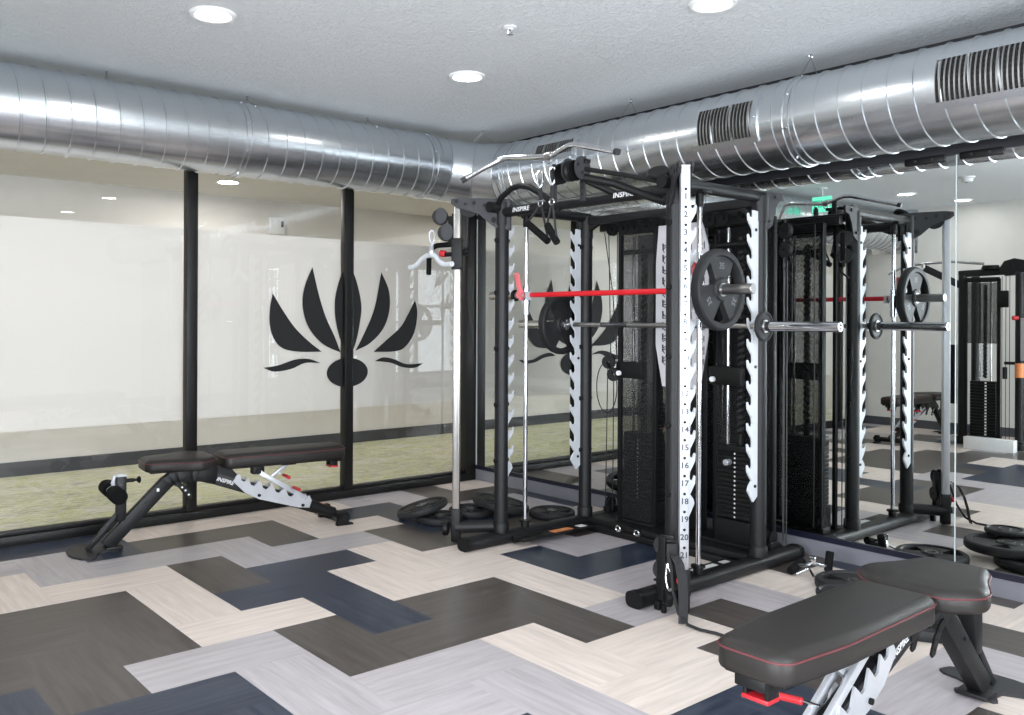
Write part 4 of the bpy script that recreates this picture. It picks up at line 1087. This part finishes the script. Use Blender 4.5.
def carabiner(mb, c, ex, ey, L, W, r=0.004):
    c, ex, ey = V(c), V(ex).normalized(), V(ey).normalized()
    pts = []
    for i in range(20):
        a = 2 * PI * i / 20
        pts.append(c + ey * (L / 2 * math.sin(a)) + ex * (W / 2 * math.cos(a) * (0.75 + 0.25 * math.sin(a))))
    return mb.tube(pts, r, 8, closed=True)
def strap_handle(label, cx_, top, ring, g0, g1, y):
    t = thing('strap_handle', label, 'cable handle', (cx_, y, top - 0.1), 'strap handles on the high pulley')
    carabiner(MB(), (cx_, y, top), V((0.63, 0.776, 0)), Z, 0.085, 0.042, 0.0048).cyl((cx_, y, top - 0.04), (cx_, y, top - 0.055), 0.008, 10).build('carabiner', 'chrome', t)
    MB().tube([(cx_, y, top - 0.05), (ring[0], y, ring[1] + 0.02)], 0.011, 8).build('strap', 'webbing', t)
    MB().tube([(ring[0] + 0.016 * math.cos(i * PI / 6), y - 0.004, ring[1] + 0.016 * math.sin(i * PI / 6)) for i in range(12)], 0.0035, 6, closed=True).build('d_ring', 'chrome', t)
    a, b = V((g0[0], y - 0.01, g0[1])), V((g1[0], y - 0.02, g1[1]))
    MB().cyl(a, b, 0.0185, 18, ch=0.004).build('foam_grip', 'foam', t)
    MB().tube([a, (ring[0], y, ring[1])], 0.006, 6).tube([b, (ring[0], y, ring[1])], 0.006, 6).build('webbing_loop', 'webbing', t)
strap_handle('black foam strap handle on the left carabiner of the high pulley', 2.151, 2.012, (2.16, 1.885), (2.068, 1.79), (2.235, 1.682), -1.38)
strap_handle('black foam strap handle on the right carabiner of the high pulley', 2.262, 2.012, (2.262, 1.88), (2.235, 1.768), (2.318, 1.668), -1.40)

# V handle hooked to the far trolley
vh = thing('v_handle', 'white and chrome V-shaped cable handle hooked to the high left trolley', 'cable handle', (1.275, -1.41, 1.65))
carabiner(MB(), (1.275, -1.415, 1.772), V((0.63, 0.776, 0)), Z, 0.075, 0.040, 0.0055).box((1.277, -1.415, 1.715), (0.014, 0.014, 0.06), bev=0.003).build('carabiner', 'white_paint', vh)
MB().tube([(1.06, -1.42, 1.602), (1.10, -1.42, 1.603), (1.145, -1.42, 1.622), (1.185, -1.42, 1.648), (1.23, -1.42, 1.664), (1.277, -1.42, 1.668), (1.32, -1.42, 1.655), (1.36, -1.42, 1.62), (1.405, -1.42, 1.602), (1.475, -1.42, 1.604)], [0.0155, 0.0155, 0.0155, 0.015, 0.0155, 0.018, 0.0155, 0.0155, 0.0155, 0.0155], 14).build('grip_bar', 'white_paint', vh)
MB().cyl((1.277, -1.42, 1.69), (1.277, -1.42, 1.66), 0.02, 16).prism([(-0.022, -0.03), (0.022, -0.03), (0.012, 0.04), (-0.012, 0.04)], (1.277, -1.42, 1.68), X, Z, Y, (-0.006, 0.006)).build('swivel_plate', 'silver_paint', vh)

# ankle strap and carabiner hooked to the near trolley
st_ = thing('ankle_strap', 'black webbing strap with chrome carabiner drooping from the near column to the floor', 'strap', (3.1, -1.45, 0.0))
carabiner(MB(), (3.018, -1.43, 0.165), V((0.63, 0.776, 0.2)), V((0.18, -0.02, -1)), 0.105, 0.036, 0.0048).cyl((3.008, -1.425, 0.225), (3.010, -1.427, 0.208), 0.010, 12).build('carabiner', 'chrome', st_)
bp = [(3.035, -1.412, 0.262), (3.072, -1.428, 0.235), (3.10, -1.445, 0.17), (3.115, -1.458, 0.10), (3.122, -1.468, 0.03), (3.128, -1.476, 0.006)]
bw = MB(); wv = V((0.63, 0.776, 0)) * 0.020
vs = []; fs = []
for p in bp: vs += [V(p) - wv, V(p) + wv, V(p) + wv + V((0.004, -0.004, 0.003)), V(p) - wv + V((0.004, -0.004, 0.003))]
for i in range(len(bp) - 1):
    for q in range(4): fs.append((i * 4 + q, i * 4 + (q + 1) % 4, i * 4 + 4 + (q + 1) % 4, i * 4 + 4 + q))
fs += [(0, 1, 2, 3), tuple((len(bp) - 1) * 4 + q for q in (3, 2, 1, 0))]
bw.add(vs, fs).build('wide_band', 'webbing', st_)
MB().tube([(2.985, -1.41, 0.25), (3.01, -1.425, 0.27), (3.03, -1.43, 0.22), (3.055, -1.45, 0.12), (3.10, -1.47, 0.04), (3.16, -1.485, 0.012), (3.22, -1.487, 0.009), (3.285, -1.470, 0.009), (3.34, -1.47, 0.008)], 0.007, 8).build('cord', 'webbing', st_)

# ------------------------------------------------------------------ plates and attachments on the floor
TA = V((-0.776, 0.631, 0))          # horizontal axis the leaning plates are tipped about
make_plate(0.30, 0.045, 'black weight plate flat on the floor beneath a tilted one, nearest the glass wall', (0.99, -1.13, 0.0), (0, 0, 0.5))
make_plate(0.335, 0.045, 'black weight plate tilted upon another one, nearest the glass wall', (0.862, -1.165, 0.0495), Matrix.Rotation(-0.27, 3, TA).to_euler())
make_plate(0.30, 0.045, 'black weight plate flat on the floor beneath a larger tilted one, near the corner post', (0.955, -0.84, 0.0), (0, 0, 0.9))
make_plate(0.38, 0.05, 'larger black weight plate leaning across another one, behind the far front post of the rack', (1.045, -0.665, 0.038), Matrix.Rotation(0.194, 3, TA).to_euler())
make_plate(0.30, 0.045, 'single black weight plate flat on the floor inside the rack beside the wall base', (1.325, -0.46, 0.0), (0, 0, 0.2))
make_plate(0.42, 0.05, 'bottom plate of the stack behind the right bench, seen in the mirror', (3.76, -0.70, 0.0), (0, 0, 0.3))
make_plate(0.43, 0.05, 'big middle plate of the stack behind the right bench, seen in the mirror', (3.60, -0.74, 0.052), (0, 0, 1.0))
make_plate(0.20, 0.03, 'small plate on top of the stack behind the right bench, seen in the mirror', (3.52, -0.91, 0.104), (0, 0, 0), slots=False)
make_plate(0.36, 0.045, 'black plate flat on the floor between the right bench and the mirror', (3.335, -0.42, 0.0), (0, 0, 0.7))

rh = thing('close_grip_handle', 'chrome handle with black grips on the floor beside the rack, behind the right bench', 'cable handle', (3.08, -0.33, 0))
MB().tube([(3.03, -0.40, 0.045), (3.07, -0.39, 0.055), (3.10, -0.385, 0.07), (3.125, -0.35, 0.055), (3.13, -0.29, 0.045)], 0.009, 10).tube([(3.045, -0.44, 0.012), (3.09, -0.40, 0.04), (3.14, -0.44, 0.012)], 0.008, 8).box((3.10, -0.385, 0.085), (0.035, 0.010, 0.035), bev=0.004).build('chrome_frame', 'chrome', rh)
MB().cyl((3.02, -0.46, 0.022), (3.02, -0.34, 0.055), 0.021, 16, ch=0.004).build('rubber_grip', 'foam', rh)
MB().cyl((3.135, -0.30, 0.020), (3.13, -0.27, 0.115), 0.020, 16, ch=0.004).build('rubber_grip', 'foam', rh)

# ------------------------------------------------------------------ adjustable benches
def pad(outline, z0, z1, name, parent, topr=0.02):
    # cushion: outline (L, w) extruded with rounded edges, red piping round the upper rim
    def inset(P, d):
        n = len(P); out = []
        for i in range(n):
            a, b, c = V(P[i - 1]), V(P[i]), V(P[(i + 1) % n])
            e1 = (b - a).normalized(); e2 = (c - b).normalized()
            n1 = V((-e1.y, e1.x)); n2 = V((-e2.y, e2.x)); m = (n1 + n2); m = m / max(0.35, m.length_squared / 2)
            out.append((b.x + m.x * d, b.y + m.y * d))
        return out
    O = smooth_round(outline, 0.05)
    area = sum(O[i - 1][0] * O[i][1] - O[i][0] * O[i - 1][1] for i in range(len(O)))
    if area < 0: O = list(reversed(O))
    lv = [(z0, 0.010), (z0 + 0.004, 0.003), (z0 + 0.012, 0.0), (z1 - 0.026, 0.0), (z1 - 0.014, 0.004), (z1 - 0.006, 0.010), (z1 - 0.001, 0.018), (z1 + 0.002, 0.028)]
    mb = MB(); rings = []
    for z, d in lv: rings.append([(p[0], p[1], z) for p in inset(O, d)] if d else [(p[0], p[1], z) for p in O])
    n = len(O); vs = [q for r in rings for q in r]; fs = []
    for k in range(len(rings) - 1):
        for i in range(n):
            j = (i + 1) % n; fs.append((k * n + i, k * n + j, (k + 1) * n + j, (k + 1) * n + i))
    fs.append(tuple(reversed(range(n)))); fs.append(tuple((len(rings) - 1) * n + i for i in range(n)))
    o = mb.add(vs, fs).build(name, 'upholstery', parent, sharp=50)
    MB().tube([(p[0], p[1], z1 - 0.022) for p in inset(O, -0.0008)], 0.0028, 6, closed=True).build('piping', 'red_piping', o)
    MB().box(((min(p[0] for p in O) + max(p[0] for p in O)) / 2, 0, z0 - 0.006), (max(p[0] for p in O) - min(p[0] for p in O) - 0.06, 0.17, 0.014), bev=0.004).build('pad_board', 'black_plastic', o)
    return o
def smooth_round(P, r, n=5):
    out = []
    for i in range(len(P)):
        a, b, c = V(P[i - 1]), V(P[i]), V(P[(i + 1) % len(P)])
        u = (a - b); w = (c - b); rr_ = min(r, u.length * 0.4, w.length * 0.4)
        p, q = b + u.normalized() * rr_, b + w.normalized() * rr_
        for s in range(n + 1):
            t = s / n; out.append(tuple(p * (1 - t) ** 2 + b * 2 * t * (1 - t) + q * t * t))
    return out

def make_bench(label, roller):
    MB.zs = 0.925
    # local X runs from the foot plate (0) to the front wheel tube (1.55)
    t = thing('adjustable_bench', label, 'weight bench')
    # foot plate
    fp = [(0.0, -0.04), (0.015, -0.10), (0.05, -0.16), (0.10, -0.175), (0.125, -0.15), (0.135, -0.10), (0.16, -0.055), (0.20, -0.05), (0.24, -0.07), (0.255, -0.06), (0.255, 0.06), (0.24, 0.07), (0.20, 0.05), (0.16, 0.055), (0.135, 0.10), (0.125, 0.15), (0.10, 0.175), (0.05, 0.16), (0.015, 0.10), (0.0, 0.04)]
    MB().prism(fp, (0, 0, 0), X, Y, Z, (0.0, 0.010)).build('foot_plate', 'grey_steel', t)
    # main beam: rises, bends over and falls to the front
    prof = [(0.205, 0.035), (0.52, 0.372), (0.545, 0.390), (0.58, 0.402), (0.66, 0.405), (0.72, 0.398), (0.80, 0.372), (1.44, 0.108)]
    bm_ = MB()
    for a, b in zip(prof[:-1], prof[1:]):
        d = (V((b[0], 0, b[1])) - V((a[0], 0, a[1]))).normalized() * 0.012
        bm_.bar(V((a[0], 0, a[1])) - d, V((b[0], 0, b[1])) + d, 0.052, 0.078, bev=0.006)
    bm_.bar((0.19, 0, 0.016), (0.28, 0, 0.016), 0.10, 0.016)
    for q in (-1, 1):
        bm_.cyl((0.40, 0.026 * q, 0.262), (0.40, 0.032 * q, 0.262), 0.007, 10)
    mbm = bm_.build('main_beam', 'powder_black', t)
    a, b = V((0.80, 0, 0.372)), V((1.44, 0, 0.108)); d = (b - a).normalized(); up = Y.cross(d) * -1
    for q in (-1, 1):
        ex = d * (1 if q < 0 else -1); ey = V((-d.z, 0, d.x)) if True else up
        if ey.z < 0: ey = -ey
        MB().text('INSPIRE', a + d * 0.062 + Y * (0.0262 * q), ex, ey, 0.034, italic=0.15, lift=0.001, sx=0.95).build('lettering', 'white_letter', mbm, smooth=False)
    st = MB().box((0.47, -0.0265, 0.335), (0.014, 0.001, 0.020))
    st.build('sticker', 'label_white', mbm, smooth=False)
    # post for the leg rollers and its brace
    ps = MB().box((0.275, 0, 0.30), (0.052, 0.052, 0.27 if roller else 0.25), bev=0.005)
    ps.bar((0.10, 0.0, 0.012), (0.262, 0.0, 0.215), 0.022, 0.030)
    ps = ps.build('roller_post', 'powder_black', t)
    if roller:
        MB().tube([(0.245, 0, 0.34), (0.232, 0, 0.40), (0.24, 0, 0.436), (0.285, 0, 0.440)], 0.011, 10).box((0.278, 0, 0.438), (0.056, 0.05, 0.008), bev=0.003).build('post_cap', 'white_paint', ps)
        MB().cyl((0.232, -0.15, 0.345), (0.232, 0.15, 0.345), 0.016, 14).cyl((0.232, -0.03, 0.345), (0.232, 0.03, 0.345), 0.030, 20).build('roller_axle', 'silver_paint', ps)
        for q in (-1, 1):
            MB().cyl((0.232, 0.035 * q, 0.345), (0.232, 0.185 * q, 0.345), 0.045, 24, ch=0.008).build('foam_roller', 'foam', ps)
        MB().cyl((0.30, 0, 0.405), (0.345, 0, 0.405), 0.012, 14).cyl((0.345, 0, 0.405), (0.36, 0, 0.405), 0.008, 12).lathe([(0, 0), (0.010, 0), (0.020, 0.008), (0.022, 0.014), (0.016, 0.02), (0, 0.022)], (0.36, 0, 0.405), X, 18).build('pop_pin', 'black_plastic', ps)
    # seat and its adjuster
    seat = [(0.385, -0.09), (0.385, 0.09), (0.41, 0.108), (0.51, 0.135), (0.62, 0.185), (0.68, 0.192), (0.72, 0.172), (0.785, 0.115), (0.785, -0.115), (0.72, -0.172), (0.68, -0.192), (0.62, -0.185), (0.51, -0.135), (0.41, -0.108)]
    pad(seat, 0.458, 0.530, 'seat', t)
    MB().bar((0.555, 0, 0.40), (0.555, 0, 0.455), 0.05, 0.05, up=(1, 0, 0)).bar((0.74, 0, 0.36), (0.765, 0, 0.455), 0.06, 0.10, up=(1, 0, 0)).build('seat_bracket', 'black_steel', t)
    for q in (-1, 1):
        ad = MB().prism([(0.57, 0.375), (0.60, 0.365), (0.64, 0.325), (0.665, 0.275), (0.655, 0.262), (0.635, 0.268), (0.61, 0.31), (0.585, 0.34), (0.56, 0.352)], (0, 0.03 * q, 0), X, Z, Y, (-0.003, 0.003))
        for (x_, z_) in ((0.603, 0.338), (0.622, 0.317), (0.641, 0.288)): ad.cyl((x_, 0.0325 * q, z_), (x_, 0.0342 * q, z_), 0.006, 10, mi=1)
        ad.build('seat_adjuster', ['black_steel', 'label_white' if q < 0 else 'hole'], t)
    # back pad and hinge
    back = [(0.825, -0.125), (0.825, 0.125), (1.36, 0.125), (1.61, 0.100), (1.61, -0.100), (1.36, -0.125)]
    bo = pad(back, 0.445, 0.530, 'back_pad', t)
    MB().prism([(0.80, 0.405), (0.92, 0.355), (0.935, 0.375), (0.87, 0.455), (0.80, 0.455)], (0, 0, 0), X, Z, Y, (-0.025, 0.025)).build('hinge_bracket', 'powder_black', t)
    MB().bar((1.06, 0, 0.435), (1.06, 0, 0.375), 0.06, 0.07, up=(1, 0, 0)).cyl((1.055, -0.04, 0.39), (1.055, 0.04, 0.39), 0.016, 14).bar((1.21, 0, 0.425), (1.30, 0, 0.425), 0.05, 0.02).build('strut_bracket', 'black_steel', t)
    # head grip under the far end of the back pad
    hb = MB().bar((1.55, -0.03, 0.437), (1.55, -0.03, 0.385), 0.012, 0.05, up=(1, 0, 0)).bar((1.55, 0.03, 0.437), (1.55, 0.03, 0.385), 0.012, 0.05, up=(1, 0, 0)).bar((1.52, 0, 0.43), (1.60, 0, 0.43), 0.085, 0.03).build('carry_grip', 'black_steel', t)
    MB().bar((1.525, 0, 0.381), (1.578, 0, 0.381), 0.075, 0.012).build('grip_pad', 'red_plastic', hb)
    # ladder plates on both sides of the beam
    LD = [(0.90, 0.345), (0.925, 0.385), (0.945, 0.385), (0.952, 0.345), (0.972, 0.335), (0.995, 0.362), (1.008, 0.312), (1.028, 0.300), (1.065, 0.338), (1.085, 0.282), (1.105, 0.270), (1.145, 0.305), (1.165, 0.248), (1.185, 0.238), (1.225, 0.272), (1.245, 0.215), (1.265, 0.204), (1.305, 0.236), (1.33, 0.185), (1.35, 0.178), (1.385, 0.20), (1.40, 0.165), (1.385, 0.118), (1.31, 0.128), (1.06, 0.212), (0.975, 0.262)]
    for q in (-1, 1):
        l = MB().prism(LD, (0, 0.031 * q, 0), X, Z, Y, (-0.0035, 0.0035)).build('ladder_plate', 'silver_paint', t, sharp=25)
        MB().cyl((1.06, 0.034 * q, 0.238), (1.06, 0.043 * q, 0.238), 0.010, 12).cyl((1.34, 0.034 * q, 0.140), (1.34, 0.043 * q, 0.140), 0.010, 12).build('bolt_head', 'black_plastic', l)
    # chrome support strut with its stay and red levers
    su = MB()
    for q in (-1, 1): su.bar((1.06, 0.024 * q, 0.388), (1.372, 0.024 * q, 0.178), 0.016, 0.032)
    su = su.cyl((1.365, -0.05, 0.18), (1.365, 0.05, 0.18), 0.011, 14).build('support_strut', 'silver_paint', t)
    MB().bar((1.13, 0, 0.325), (1.255, 0, 0.425), 0.016, 0.024).build('strut_stay', 'silver_paint', su)
    MB().cyl((1.20, -0.07, 0.362), (1.20, 0.0, 0.364), 0.005, 10).cyl((1.268, 0.0, 0.272), (1.275, -0.05, 0.270), 0.0045, 10).build('lever_rod', 'chrome', su)
    MB().cyl((1.20, -0.07, 0.362), (1.204, -0.155, 0.358), 0.011, 14, ch=0.003).cyl((1.275, -0.045, 0.270), (1.283, -0.125, 0.264), 0.011, 14, ch=0.003).build('lever_grip', 'red_plastic', su)
    # front tube and cross foot
    ft = MB().cyl((1.40, 0, 0.124), (1.56, 0, 0.058), 0.036, 22).cyl((1.395, 0, 0.127), (1.43, 0, 0.112), 0.042, 22).build('front_tube', 'black_steel', t)
    MB().box((1.475, 0, 0.133), (0.05, 0.04, 0.001), Matrix.Rotation(0.39, 3, 'Y')).build('sticker', 'label_orange', ft, smooth=False)
    MB().cyl((1.575, -0.14, 0.048), (1.575, 0.14, 0.048), 0.026, 20).build('cross_foot', 'black_steel', t)
    for q in (-1, 1):
        MB().prism([(1.52, 0.0), (1.63, 0.0), (1.625, 0.012), (1.595, 0.016), (1.605, 0.06), (1.59, 0.088), (1.555, 0.088), (1.535, 0.06)], (0, 0.14 * q, 0), X, Z, Y, (-0.018, 0.018)).cyl((1.575, 0.158 * q, 0.052), (1.575, 0.172 * q, 0.052), 0.024, 20, ch=0.004).build('end_foot', 'black_plastic', t)
    MB.zs = 1.0
    return t
b1 = make_bench('black adjustable bench with foam leg rollers beside the glass wall', True)
b1.location = (0.375, -3.20, 0.0); b1.rotation_euler = (0, 0, math.radians(83.5))
b2 = make_bench('black adjustable bench with red-edged pads in the right foreground', False)
b2.location = (4.187, -1.03, 0.0); b2.rotation_euler = (0, 0, math.radians(-90.0))
b3 = copy_thing(b2, (1.10, -6.33, 0.0), (0, 0, math.radians(90)), 'black adjustable bench by the back wall, seen in the mirror behind the chrome column')

# ------------------------------------------------------------------ second cable machine by the back wall, seen in the mirror
m2 = thing('cable_crossover_machine', 'black cable machine by the back wall, seen at the right edge of the mirror', 'cable machine', (1.85, -5.35, 0))
def fY(y): return -y
for (x, y) in ((1.60, -5.28), (2.16, -5.20)):
    u = MB().cyl((x, y, 0.04), (x, y, 1.78), 0.04, 20).build('upright', 'powder_black', m2)
    MB().lathe([(0.04, 0.02), (0.055, 0.02), (0.055, 0.09), (0.04, 0.10)], (x, y, 0), Z, 20).build('foot_collar', 'black_plastic', u)
for (x, y) in ((1.56, -5.72), (2.75, -5.55)):
    MB().cyl((x, y, 0.04), (x, y, 1.78), 0.04, 20).build('upright', 'powder_black', m2)
MB().bar((1.56, -5.30, 1.79), (2.02, -5.24, 1.80), 0.06, 0.07, bev=0.01).build('top_beam', 'powder_black', m2)
MB().prism([(0.0, 0.02), (0.05, 0.10), (0.14, 0.125), (0.24, 0.10), (0.29, 0.03), (0.29, -0.12), (0.20, -0.12), (0.18, -0.04), (0.06, -0.05)], (1.97, -5.22, 1.80), X, Z, Y, (-0.03, 0.03)).cyl((2.08, -5.185, 1.84), (2.08, -5.18, 1.84), 0.03, 20).build('arm_shoulder', 'powder_black', m2)
MB().lathe([(0, 0), (0.085, 0), (0.085, 0.012), (0.075, 0.02), (0.075, 0.035), (0, 0.035)], (1.88, -5.24, 1.83), Z, 24).build('pivot_cap', 'black_plastic', m2)
sk = MB().box((1.81, -5.30, 0.10), (0.26, 0.16, 0.05), bev=0.005).build('weight_stack', 'black_steel', m2)
for k in range(18):
    z = 0.14 + 0.031 * k
    MB().box((1.81, -5.30, z), (0.24, 0.13, 0.0285), bev=0.003).box((1.84, -5.2345, z), (0.018, 0.001, 0.016), mi=1).build('stack_plate', ['black_steel', 'label_white'], sk)
MB().cyl((1.76, -5.30, 0.10), (1.76, -5.30, 1.74), 0.011, 14).cyl((1.865, -5.30, 0.10), (1.865, -5.30, 1.74), 0.011, 14).build('stack_rod', 'chrome', sk)
pts = []
for i in range(200):
    a = i * 2 * PI / 8; pts.append((1.81 + 0.009 * math.cos(a), -5.30 + 0.009 * math.sin(a), 0.72 + 0.95 * i / 200))
MB().tube(pts, 0.0135, 7).build('coiled_cord', 'rubber', sk)
s2 = MB()
for x in (1.655, 1.965): s2.box((x, -5.22, 0.90), (0.03, 0.03, 1.66), bev=0.004)
s2.box((1.81, -5.22, 1.72), (0.32, 0.03, 0.05), bev=0.004)
s2 = s2.build('screen_frame', 'black_plastic', m2)
MB().box((1.81, -5.215, 1.38), (0.30, 0.003, 0.62)).build('perforated_screen', 'screen', s2, smooth=False)
MB().box((1.93, -5.10, 0.062), (0.46, 0.10, 0.124), bev=0.006).build('white_step', 'trim_white', m2)
MB().tube([(1.60, -5.28, 0.06), (2.16, -5.20, 0.06)], 0.035, 14).tube([(1.60, -5.28, 0.06), (1.56, -5.72, 0.06)], 0.035, 14).tube([(2.16, -5.20, 0.06), (2.75, -5.55, 0.06)], 0.035, 14).build('base_tube', 'powder_black', m2)
MB().bar((2.16, -5.20, 0.88), (2.03, -5.18, 0.88), 0.03, 0.03).cyl((2.035, -5.18, 0.84), (2.035, -5.18, 0.72), 0.022, 14, ch=0.004).build('cable_arm', 'black_steel', m2)
MB().lathe([(0.0405, 0.74), (0.0425, 0.741), (0.0425, 0.88), (0.0405, 0.881)], (2.16, -5.20, 0), Z, 20).build('warning_label', 'label_orange', m2)
MB().box((2.02, -5.19, 1.52), (0.09, 0.02, 0.17), bev=0.02).build('handle_holder', 'black_plastic', m2)
MB().cyl((2.16, -5.155, 1.33), (2.12, -5.12, 1.33), 0.022, 14, ch=0.004).build('pull_knob', 'red_plastic', m2)
c2 = MB()
for x in (2.0, 2.035, 2.07): c2.tube([(x, -5.2, 1.75), (x, -5.2, 0.1)], 0.003, 6)
c2.build('cable', 'cable', m2)
MB().box((2.24, -5.16, 1.12), (0.12, 0.006, 0.42), bev=0.002).build('instruction_placard', 'placard', m2)
MB().box((1.52, -5.26, 0.74), (0.075, 0.006, 0.62), bev=0.002).build('name_board', 'black_plastic', m2)
MB().bar((1.60, -5.28, 1.66), (1.28, -5.12, 1.86), 0.05, 0.07).build('pull_up_arm', 'powder_black', m2)
lb = thing('curl_bar', 'silver bent cable bar on the far machine, seen in the mirror', 'cable bar', (1.4, -5.1, 1.88))
MB().tube([(0.95, -5.02, 1.80), (1.10, -5.05, 1.88), (1.30, -5.10, 1.905), (1.55, -5.14, 1.915), (1.85, -5.16, 1.88)], 0.014, 12).build('bar', 'chrome', lb)
MB().cyl((1.28, -5.095, 1.86), (1.28, -5.095, 1.90), 0.02, 12).build('swivel', 'satin_steel', lb)

# ------------------------------------------------------------------ camera, light, exposure
cd = bpy.data.cameras.new('camera'); cam = bpy.data.objects.new('camera', cd); COL.objects.link(cam)
F, CX_, CY_ = 872.975, 464.76, 320.55
cd.sensor_fit = 'HORIZONTAL'; cd.sensor_width = 36.0; cd.lens = F / 1024 * 36.0
cd.shift_x = (512 - CX_) / 1024; cd.shift_y = (CY_ - 357.5) / 1024
cd.clip_start = 0.05; cd.clip_end = 100
Mr = Matrix.Rotation(0.8883, 4, 'Z') @ Matrix.Rotation(PI / 2, 4, 'X') @ Matrix.Rotation(0.0045, 4, 'Z')
cam.matrix_world = Matrix.Translation((5.3994, -4.5152, 1.28)) @ Mr
sc.camera = cam

w = bpy.data.worlds.new('world'); sc.world = w; w.use_nodes = True
bg = w.node_tree.nodes['Background']; bg.inputs[0].default_value = lin((214, 228, 255)); bg.inputs[1].default_value = 1.2
def area(name, loc, rot, sx, sy, power, col=(226, 236, 255)):
    l = bpy.data.lights.new(name, 'AREA'); l.shape = 'RECTANGLE'; l.size = sx; l.size_y = sy; l.energy = power; l.color = lin(col)[:3]
    o = bpy.data.objects.new(name, l); COL.objects.link(o); o.location = loc; o.rotation_euler = rot
    return o
# daylight through the two unseen windows, added to account for the light from behind
area('window_daylight', (5.3, BACK - 0.14, 1.28), (PI / 2, 0, 0), 3.9, 2.0, 640, (244, 249, 253))
area('window_daylight', (SIDE + 0.14, -4.07, 1.28), (PI / 2, 0, PI / 2), 4.2, 2.0, 690, (244, 249, 253))

sc.view_settings.view_transform = 'Standard'; sc.view_settings.look = 'None'
sc.view_settings.gamma = 1.0; sc.view_settings.exposure = -0.10
sc.view_settings.use_curve_mapping = False
sc.cycles.use_denoising = True
sc.cycles.max_bounces = 10; sc.cycles.transparent_max_bounces = 16; sc.cycles.glossy_bounces = 6
sc.cycles.sample_clamp_indirect = 6.0
